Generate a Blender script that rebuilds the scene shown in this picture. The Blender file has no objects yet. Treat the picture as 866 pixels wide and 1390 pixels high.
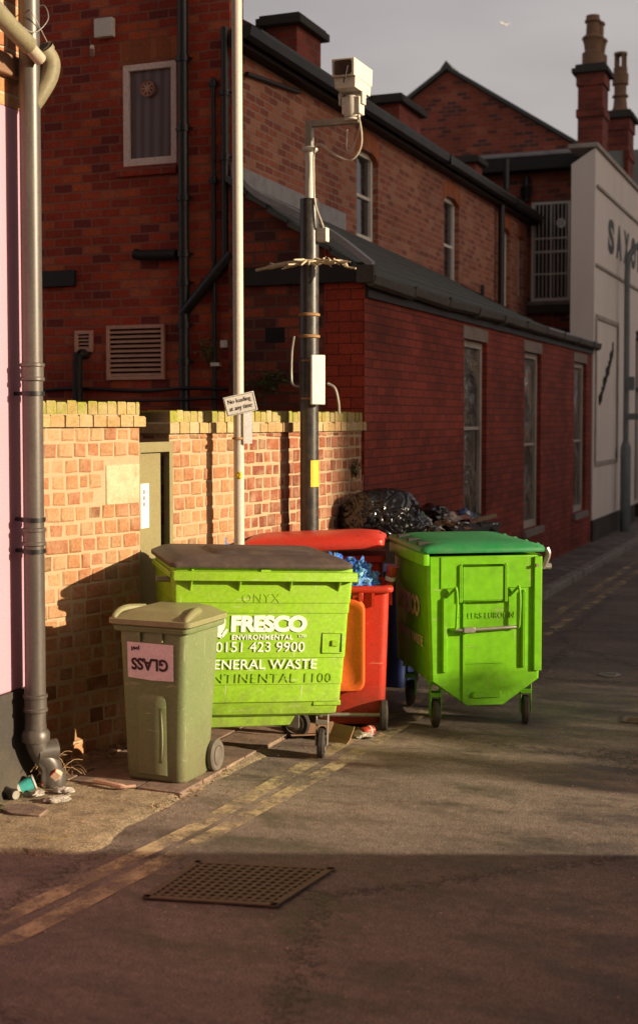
import bpy, bmesh, math, random
from math import radians as rad, sin, cos, pi
from mathutils import Vector, Matrix
rng = random.Random(7)
S = bpy.context.scene
COL = S.collection

# ---------------------------------------------------------------- camera, sky, sun, exposure
cd = bpy.data.cameras.new("camera"); cam = bpy.data.objects.new("camera", cd); COL.objects.link(cam)
cam.location = (0, 0, 2.15)
cam.rotation_euler = (rad(90) - math.atan(80/1800), 0, rad(21.85))
cd.sensor_fit = 'VERTICAL'; cd.sensor_height = 36; cd.lens = 1800/1390*36
cd.shift_y = -45/1390
cd.clip_end = 600; cd.clip_start = .05
cd.dof.use_dof = True; cd.dof.focus_distance = 8.9; cd.dof.aperture_fstop = 1.9
S.camera = cam

SUN_EL, SUN_ROT = rad(15), rad(87)
W = bpy.data.worlds.new("World"); S.world = W; W.use_nodes = True
nt = W.node_tree; N = nt.nodes; L = nt.links
bg = N["Background"]; bg.inputs[1].default_value = .1
sky = N.new("ShaderNodeTexSky"); sky.sky_type = 'NISHITA'; sky.sun_disc = False
sky.sun_elevation = SUN_EL; sky.sun_rotation = SUN_ROT; sky.air_density = 1.5; sky.dust_density = 3
tc = N.new("ShaderNodeTexCoord"); ns = N.new("ShaderNodeTexNoise"); ns.inputs["Scale"].default_value = 3.2
ns.inputs["Detail"].default_value = 5; ns.inputs["Roughness"].default_value = .45
mp = N.new("ShaderNodeMapping"); mp.inputs["Scale"].default_value = (1, 1, 3.0)
cr = N.new("ShaderNodeValToRGB")
cr.color_ramp.elements[0].position = .3; cr.color_ramp.elements[0].color = (2.3, 2.02, 2.02, 1)
cr.color_ramp.elements[1].position = .72; cr.color_ramp.elements[1].color = (3.4, 3.05, 2.98, 1)
mx = N.new("ShaderNodeMix"); mx.data_type = 'RGBA'; mx.inputs[0].default_value = .86
L.new(tc.outputs["Generated"], mp.inputs[0]); L.new(mp.outputs[0], ns.inputs["Vector"])
L.new(ns.outputs["Fac"], cr.inputs[0]); L.new(sky.outputs[0], mx.inputs["A"]); L.new(cr.outputs[0], mx.inputs["B"])
sp = N.new("ShaderNodeSeparateXYZ"); L.new(tc.outputs["Generated"], sp.inputs[0])
zr = N.new("ShaderNodeValToRGB"); zr.color_ramp.elements[0].position = .40; zr.color_ramp.elements[0].color = (1, 1, 1, 1)
zr.color_ramp.elements[1].position = .72; zr.color_ramp.elements[1].color = (.22, .22, .24, 1); L.new(sp.outputs[2], zr.inputs[0])
mz = N.new("ShaderNodeMix"); mz.data_type = 'RGBA'; mz.blend_type = 'MULTIPLY'; mz.inputs[0].default_value = 1
L.new(mx.outputs["Result"], mz.inputs["A"]); L.new(zr.outputs[0], mz.inputs["B"])
# thin cloud is brighter towards the sun
dp = N.new("ShaderNodeVectorMath"); dp.operation = 'DOT_PRODUCT'; dp.inputs[1].default_value = (sin(SUN_ROT)*cos(SUN_EL), cos(SUN_ROT)*cos(SUN_EL), sin(SUN_EL)); L.new(tc.outputs["Generated"], dp.inputs[0])
gl = N.new("ShaderNodeMapRange"); gl.interpolation_type = 'SMOOTHSTEP'; gl.inputs[1].default_value = .55; gl.inputs[2].default_value = 1; gl.inputs[3].default_value = 1; gl.inputs[4].default_value = 2.3; L.new(dp.outputs["Value"], gl.inputs[0])
ms_ = N.new("ShaderNodeVectorMath"); ms_.operation = 'SCALE'; L.new(mz.outputs["Result"], ms_.inputs[0]); L.new(gl.outputs[0], ms_.inputs["Scale"]); L.new(ms_.outputs[0], bg.inputs[0])

sd = bpy.data.lights.new("sun", 'SUN'); sun = bpy.data.objects.new("sun", sd); COL.objects.link(sun)
sd.energy = 5.0; sd.angle = rad(.55); sd.color = (1, .84, .60)
sv = Vector((sin(SUN_ROT)*cos(SUN_EL), cos(SUN_ROT)*cos(SUN_EL), sin(SUN_EL)))
sun.rotation_euler = (-sv).to_track_quat('-Z', 'Y').to_euler()
S.view_settings.view_transform = 'Standard'; S.view_settings.look = 'None'
S.view_settings.exposure = .68; S.view_settings.gamma = 1; S.view_settings.use_curve_mapping = False
S.render.resolution_x = 637; S.render.resolution_y = 1024

# ---------------------------------------------------------------- materials
def newmat(name):
    m = bpy.data.materials.new(name); m.use_nodes = True
    t = m.node_tree; return m, t, t.nodes, t.links, t.nodes["Principled BSDF"]
def ramp(N_, stops, interp='LINEAR'):
    r = N_.new("ShaderNodeValToRGB"); e = r.color_ramp; e.interpolation = interp
    while len(e.elements) < len(stops): e.elements.new(.5)
    for el, (p, c) in zip(e.elements, stops):
        el.position = p; el.color = (*c, 1) if len(c) == 3 else c
    return r
def noise(N_, L_, vec, scale, detail=4, rough=.55, dist=0):
    n = N_.new("ShaderNodeTexNoise"); n.inputs["Scale"].default_value = scale
    n.inputs["Detail"].default_value = detail; n.inputs["Roughness"].default_value = rough
    n.inputs["Distortion"].default_value = dist
    L_.new(vec, n.inputs["Vector"]); return n
def mixc(N_, L_, fac, a, b, mode='MIX'):
    m = N_.new("ShaderNodeMix"); m.data_type = 'RGBA'; m.blend_type = mode
    for sock, v in ((m.inputs[0], fac), (m.inputs["A"], a), (m.inputs["B"], b)):
        if hasattr(v, 'is_linked') or isinstance(v, bpy.types.NodeSocket): L_.new(v, sock)
        elif isinstance(v, (int, float)): sock.default_value = v
        else: sock.default_value = (*v, 1)
    return m.outputs["Result"]
def bump(N_, L_, h, strength, dist=.01, prev=None):
    b = N_.new("ShaderNodeBump"); b.inputs["Strength"].default_value = strength; b.inputs["Distance"].default_value = dist
    L_.new(h, b.inputs["Height"])
    if prev: L_.new(prev, b.inputs["Normal"])
    return b.outputs["Normal"]
def plain(name, c, rough=.6, metal=0, dirt=.35, dirtc=(.05, .035, .025), scale=6, streak=False, bs=.15, spec=.4, fine=60, scuff=None, low=None):
    """painted / plastic / metal surface with grime, fine speckle and roughness variation"""
    m, t, N_, L_, P = newmat(name)
    g = N_.new("ShaderNodeTexCoord"); mp = N_.new("ShaderNodeMapping")
    mp.inputs["Scale"].default_value = (1, 1, .22) if streak else (1, 1, 1)
    L_.new(g.outputs["Object"], mp.inputs[0])
    n1 = noise(N_, L_, mp.outputs[0], scale, 6, .65); n2 = noise(N_, L_, g.outputs["Object"], fine, 4, .7)
    r1 = ramp(N_, [(.45, (0, 0, 0)), (.78, (1, 1, 1))]); L_.new(n1.outputs["Fac"], r1.inputs[0])
    ml = N_.new("ShaderNodeMath"); ml.operation = 'MULTIPLY'; ml.inputs[1].default_value = dirt
    L_.new(r1.outputs[0], ml.inputs[0])
    base = mixc(N_, L_, ml.outputs[0], c, dirtc)
    if scuff:     # long thin scratches and rubbed patches in a paler tone
        for rot, sc in ((.5, (60, 60, 3)), (-.9, (5, 70, 50)), (.2, (4, 60, 60))):
            ms = N_.new("ShaderNodeMapping"); ms.inputs["Scale"].default_value = sc; ms.inputs["Rotation"].default_value = (rot*.4, rot, rot*.2); L_.new(g.outputs["Object"], ms.inputs[0])
            n5 = noise(N_, L_, ms.outputs[0], 1, 2, .5); r5 = ramp(N_, [(.70, (0, 0, 0)), (.74, (.75, .75, .75))]); L_.new(n5.outputs["Fac"], r5.inputs[0])
            base = mixc(N_, L_, r5.outputs[0], base, scuff)
    if low:       # splashed road dirt on the lowest part of the body
        sz = N_.new("ShaderNodeSeparateXYZ"); L_.new(g.outputs["Object"], sz.inputs[0]); mr = N_.new("ShaderNodeMapRange"); mr.inputs[1].default_value = .75; mr.inputs[2].default_value = .15; mr.inputs[3].default_value = -.25; mr.inputs[4].default_value = .42
        L_.new(sz.outputs[2], mr.inputs[0]); ng = noise(N_, L_, g.outputs["Object"], 13, 6, .75); aa = N_.new("ShaderNodeMath"); aa.operation = 'ADD'; L_.new(ng.outputs["Fac"], aa.inputs[0]); L_.new(mr.outputs[0], aa.inputs[1])
        rl_ = ramp(N_, [(.62, (0, 0, 0)), (1.0, (.6, .6, .6))]); L_.new(aa.outputs[0], rl_.inputs[0]); base = mixc(N_, L_, rl_.outputs[0], base, low)
    r2 = ramp(N_, [(.3, (.82, .82, .82)), (.7, (1.12, 1.12, 1.12))]); L_.new(n2.outputs["Fac"], r2.inputs[0])
    base = mixc(N_, L_, 1.0, base, r2.outputs[0], 'MULTIPLY')
    L_.new(base, P.inputs["Base Color"])
    rr = N_.new("ShaderNodeMapRange"); rr.inputs[3].default_value = max(.05, rough-.12); rr.inputs[4].default_value = min(1, rough+.15)
    L_.new(n1.outputs["Fac"], rr.inputs[0]); L_.new(rr.outputs[0], P.inputs["Roughness"])
    P.inputs["Metallic"].default_value = metal; P.inputs["Specular IOR Level"].default_value = spec
    if bs: L_.new(bump(N_, L_, n2.outputs["Fac"], bs, .004), P.inputs["Normal"])
    return m
def bricks(name, pal, mortar, bw=.22, rh=.09, ms=.009, soot=.35, bmp=.6, flat=False, distort=.006):
    m, t, N_, L_, P = newmat(name)
    g = N_.new("ShaderNodeTexCoord"); sx = N_.new("ShaderNodeSeparateXYZ"); L_.new(g.outputs["Object"], sx.inputs[0])
    ad = N_.new("ShaderNodeMath"); ad.operation = 'ADD'; L_.new(sx.outputs[0], ad.inputs[0]); L_.new(sx.outputs[1], ad.inputs[1])
    cb = N_.new("ShaderNodeCombineXYZ"); L_.new(ad.outputs[0], cb.inputs[0]); L_.new(sx.outputs[2], cb.inputs[1])
    nd = noise(N_, L_, cb.outputs[0], 9, 3); vm = N_.new("ShaderNodeVectorMath"); vm.operation = 'MULTIPLY_ADD'
    L_.new(nd.outputs["Color"], vm.inputs[0]); vm.inputs[1].default_value = (distort*2,)*3; L_.new(cb.outputs[0], vm.inputs[2])
    bt = N_.new("ShaderNodeTexBrick"); L_.new(vm.outputs[0], bt.inputs["Vector"])
    bt.inputs["Scale"].default_value = 1; bt.inputs["Brick Width"].default_value = bw; bt.inputs["Row Height"].default_value = rh
    bt.inputs["Mortar Size"].default_value = ms; bt.inputs["Mortar Smooth"].default_value = .35
    bt.inputs["Color1"].default_value = (0, 0, 0, 1); bt.inputs["Color2"].default_value = (1, 1, 1, 1); bt.inputs["Mortar"].default_value = (.5, .5, .5, 1)
    rp = ramp(N_, [(i/(len(pal)), c) for i, c in enumerate(pal)], 'CONSTANT' if not flat else 'LINEAR')
    L_.new(bt.outputs["Color"], rp.inputs[0])
    n1 = noise(N_, L_, cb.outputs[0], 34, 5, .7); r1 = ramp(N_, [(.25, (.6, .6, .6)), (.75, (1.3, 1.3, 1.3))]); L_.new(n1.outputs["Fac"], r1.inputs[0])
    c = mixc(N_, L_, 1., rp.outputs[0], r1.outputs[0], 'MULTIPLY')
    c = mixc(N_, L_, bt.outputs["Fac"], c, mortar)
    n2 = noise(N_, L_, cb.outputs[0], 1.1, 5, .6); r2 = ramp(N_, [(.38, (1, 1, 1)), (.7, (1-soot,)*3)]); L_.new(n2.outputs["Fac"], r2.inputs[0])
    c = mixc(N_, L_, 1., c, r2.outputs[0], 'MULTIPLY')
    L_.new(c, P.inputs["Base Color"]); P.inputs["Roughness"].default_value = .85; P.inputs["Specular IOR Level"].default_value = .25
    iv = N_.new("ShaderNodeMath"); iv.operation = 'SUBTRACT'; iv.inputs[0].default_value = 1; L_.new(bt.outputs["Fac"], iv.inputs[1])
    b1 = bump(N_, L_, n1.outputs["Fac"], bmp*.5, .006); b2 = bump(N_, L_, iv.outputs[0], bmp, .01, b1); L_.new(b2, P.inputs["Normal"])
    return m

M = {}
REDP = [(.42, .06, .028), (.50, .075, .032), (.34, .05, .03), (.56, .11, .04), (.45, .065, .03), (.22, .04, .032), (.52, .13, .06), (.46, .07, .034), (.40, .056, .028), (.5, .085, .04), (.36, .055, .03)]
M['gable'] = bricks('gable_brick', REDP, (.31, .125, .085), .215, .088, .010, .35, distort=.010)
M['side'] = bricks('side_brick', [(.35, .115, .068), (.42, .14, .078), (.28, .085, .056), (.44, .18, .11), (.37, .115, .065), (.45, .20, .12), (.27, .085, .058), (.38, .125, .072)], (.36, .23, .17), .215, .078, .010, .3, distort=.010)
M['arch'] = bricks('arch_brick', [(.4, .11, .045), (.46, .14, .055), (.36, .1, .04)], (.25, .12, .07), .075, .4, .006, .2)
M['endold'] = bricks('end_wall_old_brick', [(.2, .04, .025), (.26, .052, .028), (.15, .035, .025), (.3, .065, .033), (.09, .028, .024)], (.12, .065, .045), .23, .1, .012, .5)
M['ext'] = bricks('painted_red_brick', [(.37, .052, .026), (.41, .058, .028), (.33, .048, .026)], (.09, .022, .014), .235, .098, .005, .25, .45, distort=.002)
M['ext2'] = bricks('red_engineering_brick', [(.29, .052, .032), (.34, .062, .036), (.24, .045, .03), (.31, .056, .034), (.27, .05, .034)], (.085, .03, .024), .235, .082, .006, .45, .45, distort=.003)
M['rear'] = bricks('rear_brick', [(.33, .07, .042), (.38, .085, .05), (.2, .055, .042), (.42, .11, .06), (.14, .05, .042), (.36, .075, .042), (.35, .08, .045)], (.26, .13, .095), .25, .095, .012, .4, distort=.010)
M['chim'] = bricks('chimney_brick', [(.30, .06, .04), (.34, .07, .045), (.22, .05, .035), (.28, .055, .04)], (.2, .1, .07), .25, .09, .010, .5)
M['oppo'] = bricks('opposite_brick', [(.4, .2, .12), (.45, .25, .15), (.35, .17, .1)], (.4, .32, .24), .23, .08, .01, .2)
M['mortar'] = plain('lime_mortar', (.43, .325, .20), .95, dirt=.35, dirtc=(.4, .25, .14), scale=14, bs=.9, fine=110, spec=.2)
def brickface():
    m, t, N_, L_, P = newmat('old_brick')
    a = N_.new("ShaderNodeAttribute"); a.attribute_name = 'col'
    g = N_.new("ShaderNodeTexCoord"); n1 = noise(N_, L_, g.outputs["Object"], 45, 6, .75); n2 = noise(N_, L_, g.outputs["Object"], 7, 5, .65)
    r = ramp(N_, [(.28, (.62, .58, .55)), (.72, (1.3, 1.3, 1.3))]); L_.new(n1.outputs["Fac"], r.inputs[0])
    c = mixc(N_, L_, 1., a.outputs["Color"], r.outputs[0], 'MULTIPLY')
    r2 = ramp(N_, [(.46, (0, 0, 0)), (.72, (.65, .65, .65))]); L_.new(n2.outputs["Fac"], r2.inputs[0])
    c = mixc(N_, L_, r2.outputs[0], c, (.46, .32, .19))
    L_.new(c, P.inputs["Base Color"]); P.inputs["Roughness"].default_value = .9; P.inputs["Specular IOR Level"].default_value = .2
    b = bump(N_, L_, n1.outputs["Fac"], .7, .008); L_.new(b, P.inputs["Normal"]); return m
M['brick'] = brickface()

def ground_mat(name, c1, c2, dark, rough=.8, sc=1.3, grit=140, gritamt=.5, aniso=(1, 1, 1), crack=True, wet=.45):
    m, t, N_, L_, P = newmat(name)
    g = N_.new("ShaderNodeTexCoord"); mp = N_.new("ShaderNodeMapping"); mp.inputs["Scale"].default_value = aniso; L_.new(g.outputs["Object"], mp.inputs[0])
    n1 = noise(N_, L_, mp.outputs[0], sc, 7, .6, .4); n2 = noise(N_, L_, g.outputs["Object"], grit, 3, .8); n3 = noise(N_, L_, mp.outputs[0], sc*3.1, 9, .72, .2)
    n4 = noise(N_, L_, g.outputs["Object"], 18, 5, .7)
    r1 = ramp(N_, [(.35, (0, 0, 0)), (.65, (1, 1, 1))]); L_.new(n1.outputs["Fac"], r1.inputs[0])
    c = mixc(N_, L_, r1.outputs[0], c1, c2)
    r3 = ramp(N_, [(.47, (0, 0, 0)), (.64, (1, 1, 1))]); L_.new(n3.outputs["Fac"], r3.inputs[0])
    ml = N_.new("ShaderNodeMath"); ml.operation = 'MULTIPLY'; ml.inputs[1].default_value = .74; L_.new(r3.outputs[0], ml.inputs[0])
    c = mixc(N_, L_, ml.outputs[0], c, dark)
    r2 = ramp(N_, [(.3, (1-gritamt,)*3), (.7, (1+gritamt,)*3)]); L_.new(n2.outputs["Fac"], r2.inputs[0])
    c = mixc(N_, L_, 1., c, r2.outputs[0], 'MULTIPLY')
    r4 = ramp(N_, [(.35, (.8,)*3), (.65, (1.18,)*3)]); L_.new(n4.outputs["Fac"], r4.inputs[0])
    c = mixc(N_, L_, 1., c, r4.outputs[0], 'MULTIPLY')
    nb = bump(N_, L_, n2.outputs["Fac"], .8, .006)
    nb = bump(N_, L_, n4.outputs["Fac"], .35, .02, nb)
    if crack:
        v = N_.new("ShaderNodeTexVoronoi"); v.feature = 'DISTANCE_TO_EDGE'; v.inputs["Scale"].default_value = .42
        vm = N_.new("ShaderNodeVectorMath"); vm.operation = 'MULTIPLY_ADD'; vm.inputs[1].default_value = (.5,)*3
        L_.new(n4.outputs["Color"], vm.inputs[0]); L_.new(g.outputs["Object"], vm.inputs[2]); L_.new(vm.outputs[0], v.inputs["Vector"])
        rc = ramp(N_, [(0, (.3,)*3), (.010, (1, 1, 1))]); L_.new(v.outputs["Distance"], rc.inputs[0])
        c = mixc(N_, L_, 1., c, rc.outputs[0], 'MULTIPLY'); nb = bump(N_, L_, rc.outputs[0], .5, .006, nb)
    L_.new(c, P.inputs["Base Color"]); L_.new(nb, P.inputs["Normal"])
    rr = N_.new("ShaderNodeMapRange"); rr.inputs[3].default_value = rough; rr.inputs[4].default_value = wet; L_.new(r3.outputs[0], rr.inputs[0]); L_.new(rr.outputs[0], P.inputs["Roughness"])
    P.inputs["Specular IOR Level"].default_value = .35
    return m
M['road'] = ground_mat('asphalt', (.155, .122, .10), (.27, .208, .163), (.060, .044, .038), .82, .75, aniso=(.7, 1.6, 1), grit=105, gritamt=.85)
M['apron'] = ground_mat('gritty_tarmac', (.24, .185, .115), (.32, .24, .15), (.13, .095, .06), .9, 2.2, 95, .75, crack=False, wet=.8)
M['slab'] = ground_mat('paving_slab', (.23, .16, .12), (.3, .2, .14), (.12, .08, .06), .85, 2.0, 120, .3, crack=False, wet=.75)
M['kerb'] = ground_mat('kerb_stone', (.27, .24, .21), (.36, .32, .28), (.08, .07, .06), .85, 2.0, 120, .3, crack=False, wet=.75)
M['ground'] = ground_mat('rough_ground', (.12, .1, .08), (.15, .12, .09), (.07, .06, .05), .9, .6, crack=False, wet=.8)
def setts():
    m, t, N_, L_, P = newmat('block_paving')
    g = N_.new("ShaderNodeTexCoord"); bt = N_.new("ShaderNodeTexBrick"); L_.new(g.outputs["Object"], bt.inputs["Vector"])
    bt.inputs["Scale"].default_value = 1; bt.inputs["Brick Width"].default_value = .21; bt.inputs["Row Height"].default_value = .11; bt.inputs["Mortar Size"].default_value = .008
    bt.inputs["Color1"].default_value = (.09, .07, .06, 1); bt.inputs["Color2"].default_value = (.27, .215, .185, 1); bt.inputs["Mortar"].default_value = (.035, .03, .025, 1)
    n = noise(N_, L_, g.outputs["Object"], 5, 6, .7); r = ramp(N_, [(.3, (.6,)*3), (.7, (1.4,)*3)]); L_.new(n.outputs["Fac"], r.inputs[0])
    L_.new(mixc(N_, L_, 1., bt.outputs["Color"], r.outputs[0], 'MULTIPLY'), P.inputs["Base Color"]); P.inputs["Roughness"].default_value = .85
    L_.new(bump(N_, L_, bt.outputs["Fac"], -.6, .01), P.inputs["Normal"]); return m
M['setts'] = setts()
def worn_paint(name, c, wear=.5, sc=7):
    m, t, N_, L_, P = newmat(name)
    g = N_.new("ShaderNodeTexCoord"); n = noise(N_, L_, g.outputs["Object"], sc, 8, .72); n2 = noise(N_, L_, g.outputs["Object"], 130, 3, .8)
    mul = N_.new("ShaderNodeMath"); mul.operation = 'MULTIPLY_ADD'; mul.inputs[1].default_value = .45; L_.new(n2.outputs["Fac"], mul.inputs[0]); L_.new(n.outputs["Fac"], mul.inputs[2])
    r = ramp(N_, [(wear+.10, (1, 1, 1)), (wear+.26, (0, 0, 0))]); L_.new(mul.outputs[0], r.inputs[0])
    r2 = ramp(N_, [(.3, (.7,)*3), (.7, (1.2,)*3)]); L_.new(n2.outputs["Fac"], r2.inputs[0])
    L_.new(mixc(N_, L_, 1., c, r2.outputs[0], 'MULTIPLY'), P.inputs["Base Color"])
    ml = N_.new("ShaderNodeMath"); ml.operation = 'MULTIPLY'; ml.inputs[1].default_value = .85; L_.new(r.outputs[0], ml.inputs[0])
    L_.new(ml.outputs[0], P.inputs["Alpha"]); P.inputs["Roughness"].default_value = .8; return m
M['yellow'] = worn_paint('worn_yellow_paint', (.64, .50, .28), .53, 3.5)
M['moss_yellow'] = worn_paint('yellow_sprayed_paint', (.6, .42, .05), .42, 12)

M['lime'] = plain('lime_green_plastic', (.27, .50, .018), .42, dirt=.3, dirtc=(.34, .40, .10), scale=9, fine=40, bs=.05, spec=.5, scuff=(.5, .56, .28), low=(.16, .17, .05))
M['euro'] = plain('green_painted_steel', (.175, .48, .011), .33, dirt=.22, dirtc=(.08, .30, .01), scale=3, fine=12, bs=.02, spec=.5, streak=True, scuff=(.35, .42, .15), low=(.09, .27, .02))
M['darklid'] = plain('weathered_brown_lid', (.07, .048, .04), .6, dirt=.5, dirtc=(.2, .14, .10), scale=7, streak=False, bs=.1)
M['greenlid'] = plain('green_lid_plastic', (.025, .23, .065), .45, dirt=.5, dirtc=(.12, .25, .12), scale=5, bs=.08)
M['olive'] = plain('olive_bin_plastic', (.165, .20, .085), .46, dirt=.3, dirtc=(.26, .25, .14), scale=7, bs=.1, scuff=(.36, .36, .2), low=(.17, .13, .08))
M['olivelid'] = plain('faded_lid_plastic', (.24, .225, .105), .5, dirt=.4, dirtc=(.2, .16, .09), scale=6, bs=.12)
M['red'] = plain('red_bin_plastic', (.52, .03, .014), .4, dirt=.35, dirtc=(.35, .05, .03), scale=5, bs=.08, spec=.5, scuff=(.6, .16, .1), low=(.2, .05, .03))
M['redlid'] = plain('red_container_lid', (.62, .04, .022), .38, dirt=.25, dirtc=(.35, .08, .05), scale=5, bs=.05, spec=.5)
M['orange'] = plain('faded_orange_plastic', (.74, .12, .018), .5, dirt=.25, dirtc=(.5, .12, .03), scale=7, bs=.05)
M['blue'] = plain('blue_bin_plastic', (.02, .035, .14), .5, dirt=.3, bs=.08)
M['tyre'] = plain('black_rubber', (.035, .028, .024), .8, dirt=.5, dirtc=(.12, .09, .06), scale=18, bs=.2)
M['hub'] = plain('grey_wheel_hub', (.13, .11, .09), .6, dirt=.5, dirtc=(.2, .15, .09), scale=20)
M['steel'] = plain('galvanised_steel', (.36, .33, .28), .45, .6, dirt=.5, dirtc=(.2, .12, .06), scale=15)
M['black'] = plain('black_painted_metal', (.009, .008, .008), .42, dirt=.25, dirtc=(.04, .032, .028), scale=6, streak=True, spec=.5)
M['post'] = plain('black_post_paint', (.028, .024, .02), .36, dirt=.45, dirtc=(.16, .12, .08), scale=16, bs=.15, spec=.6)
M['ironpipe'] = plain('worn_grey_pipe', (.085, .07, .06), .4, .15, dirt=.4, dirtc=(.25, .2, .15), scale=6, streak=True, bs=.06, spec=.6)
M['beigepipe'] = plain('weathered_beige_pipe', (.24, .205, .12), .5, dirt=.6, dirtc=(.1, .09, .04), scale=9)
M['whitepole'] = plain('cream_painted_column', (.55, .49, .41), .5, dirt=.25, dirtc=(.3, .2, .12), scale=8, streak=True, bs=.08)
M['white'] = plain('white_paint', (.75, .7, .62), .5, dirt=.2, dirtc=(.4, .33, .25), scale=8)
M['camwhite'] = plain('off_white_casing', (.64, .60, .51), .45, dirt=.2, dirtc=(.4, .3, .18), scale=12)
M['pinkwood'] = plain('flaking_cream_frame', (.86, .68, .60), .7, dirt=.3, dirtc=(.3, .12, .07), scale=26, bs=.4)
M['louvre'] = plain('terracotta_plastic', (.66, .36, .25), .6, dirt=.25, scale=10)
M['pink'] = plain('pink_render', (.56, .29, .36), .8, dirt=.25, dirtc=(.5, .25, .26), scale=2.5, bs=.35, fine=120)
M['plinth'] = plain('black_plinth_render', (.05, .042, .035), .85, dirt=.6, dirtc=(.13, .10, .06), scale=3, bs=.6)
M['render'] = plain('cream_wall_render', (.82, .73, .66), .85, dirt=.5, dirtc=(.62, .53, .46), scale=1.2, streak=True, bs=.2)
M['trim'] = plain('grey_moulding', (.42, .37, .32), .8, dirt=.4, scale=3)
M['letters'] = plain('black_signwriting', (.03, .028, .025), .6, dirt=.3, scale=8)
M['slate'] = plain('mossy_slate', (.07, .075, .07), .7, dirt=.55, dirtc=(.12, .13, .075), scale=4, bs=.5)
M['lead'] = plain('lead_flashing', (.3, .29, .3), .55, dirt=.4, scale=7, bs=.3)
M['fascia'] = plain('dark_fascia', (.016, .012, .011), .6, dirt=.3, scale=4)
M['gutter'] = plain('corroded_gutter', (.06, .05, .042), .65, dirt=.7, dirtc=(.16, .13, .09), scale=9, bs=.6)
M['stone'] = plain('stone_cill', (.25, .2, .17), .85, dirt=.5, scale=6, bs=.3)
M['creamstone'] = plain('painted_stone_block', (.52, .43, .27), .85, dirt=.75, dirtc=(.30, .21, .10), scale=9, bs=.7)
M['pot'] = plain('clay_chimney_pot', (.24, .13, .075), .8, dirt=.6, dirtc=(.1, .07, .05), scale=5, bs=.3)
M['soot'] = plain('sooty_stone', (.045, .04, .035), .85, dirt=.4, dirtc=(.1, .09, .06), scale=6, bs=.3)
M['olivedoor'] = plain('olive_door_paint', (.25, .215, .10), .5, dirt=.3, dirtc=(.2, .1, .05), scale=3, bs=.05)
M['darkvoid'] = plain('dark_interior', (.012, .01, .01), .9, dirt=0, bs=0)
M['paper'] = plain('white_paper', (.8, .78, .76), .7, dirt=.05, scale=10, bs=.05)
M['pinkpaper'] = plain('sticker_paper', (.78, .6, .62), .5, dirt=.12, dirtc=(.5, .35, .35), scale=12, bs=.05)
M['ink'] = plain('dark_ink', (.045, .015, .015), .6, dirt=0, bs=0)
M['signwhite'] = plain('white_print', (.85, .86, .78), .5, dirt=.12, dirtc=(.5, .6, .3), scale=30, bs=0)
M['rust'] = plain('rusty_strap', (.34, .18, .07), .7, dirt=.5, dirtc=(.2, .08, .03), scale=30)
M['yellowtag'] = plain('yellow_sticker', (.75, .5, .03), .5, dirt=.2, scale=30)
M['bluesign'] = plain('blue_board', (.08, .17, .38), .4, dirt=.3, dirtc=(.3, .3, .3), scale=14)
M['teal'] = plain('teal_card', (.05, .45, .40), .45, dirt=.2, dirtc=(.6, .6, .6), scale=20)
M['card'] = plain('brown_cardboard', (.33, .18, .1), .85, dirt=.4, scale=9)
M['palecard'] = plain('pale_card', (.7, .45, .32), .8, dirt=.2, scale=12)
M['lamp_grey'] = plain('grey_green_lamp_column', (.17, .19, .195), .5, .3, dirt=.3)
M['cable'] = plain('grey_cable', (.45, .38, .28), .5, dirt=.2)
M['leaf'] = plain('green_leaves', (.05, .09, .015), .6, dirt=.4, dirtc=(.1, .1, .02), scale=20)
M['stem'] = plain('plant_stems', (.05, .06, .02), .8, dirt=0)
M['straw'] = plain('dry_stalks', (.42, .26, .13), .8, dirt=.3, scale=30)
M['deadleaf'] = plain('dead_leaves', (.3, .18, .09), .8, dirt=.5, scale=4)
M['board'] = plain('wood_board', (.3, .22, .15), .8, dirt=.4, scale=9)
M['tarp'] = plain('grey_container_plastic', (.07, .075, .08), .5)
def glassm(name, c=(.02, .02, .022), rough=.08, spec=.9):
    m, t, N_, L_, P = newmat(name); P.inputs["Base Color"].default_value = (*c, 1)
    P.inputs["Roughness"].default_value = rough; P.inputs["Specular IOR Level"].default_value = spec
    g = N_.new("ShaderNodeTexCoord"); n = noise(N_, L_, g.outputs["Object"], 2.5, 3); L_.new(bump(N_, L_, n.outputs["Fac"], .08, .05), P.inputs["Normal"]); return m
M['glass'] = glassm('window_glass'); M['frost'] = glassm('frosted_glass', (.13, .075, .075), .35, .5); _t = M['frost'].node_tree; _w = _t.nodes.new("ShaderNodeTexWave"); _w.inputs["Scale"].default_value = 3.2; _w.inputs["Distortion"].default_value = 4; _w.inputs["Detail"].default_value = 2
_g = _t.nodes.new("ShaderNodeTexCoord"); _m = _t.nodes.new("ShaderNodeMapping"); _m.inputs["Scale"].default_value = (1, 1, .12); _t.links.new(_g.outputs["Object"], _m.inputs[0]); _t.links.new(_m.outputs[0], _w.inputs["Vector"])
_r = ramp(_t.nodes, [(.1, (.09, .045, .045)), (.95, (.17, .10, .10))]); _t.links.new(_w.outputs["Color"], _r.inputs[0]); _t.links.new(_r.outputs[0], _t.nodes["Principled BSDF"].inputs["Base Color"])
M['lens'] = glassm('camera_window', (.03, .02, .018), .12)
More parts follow.
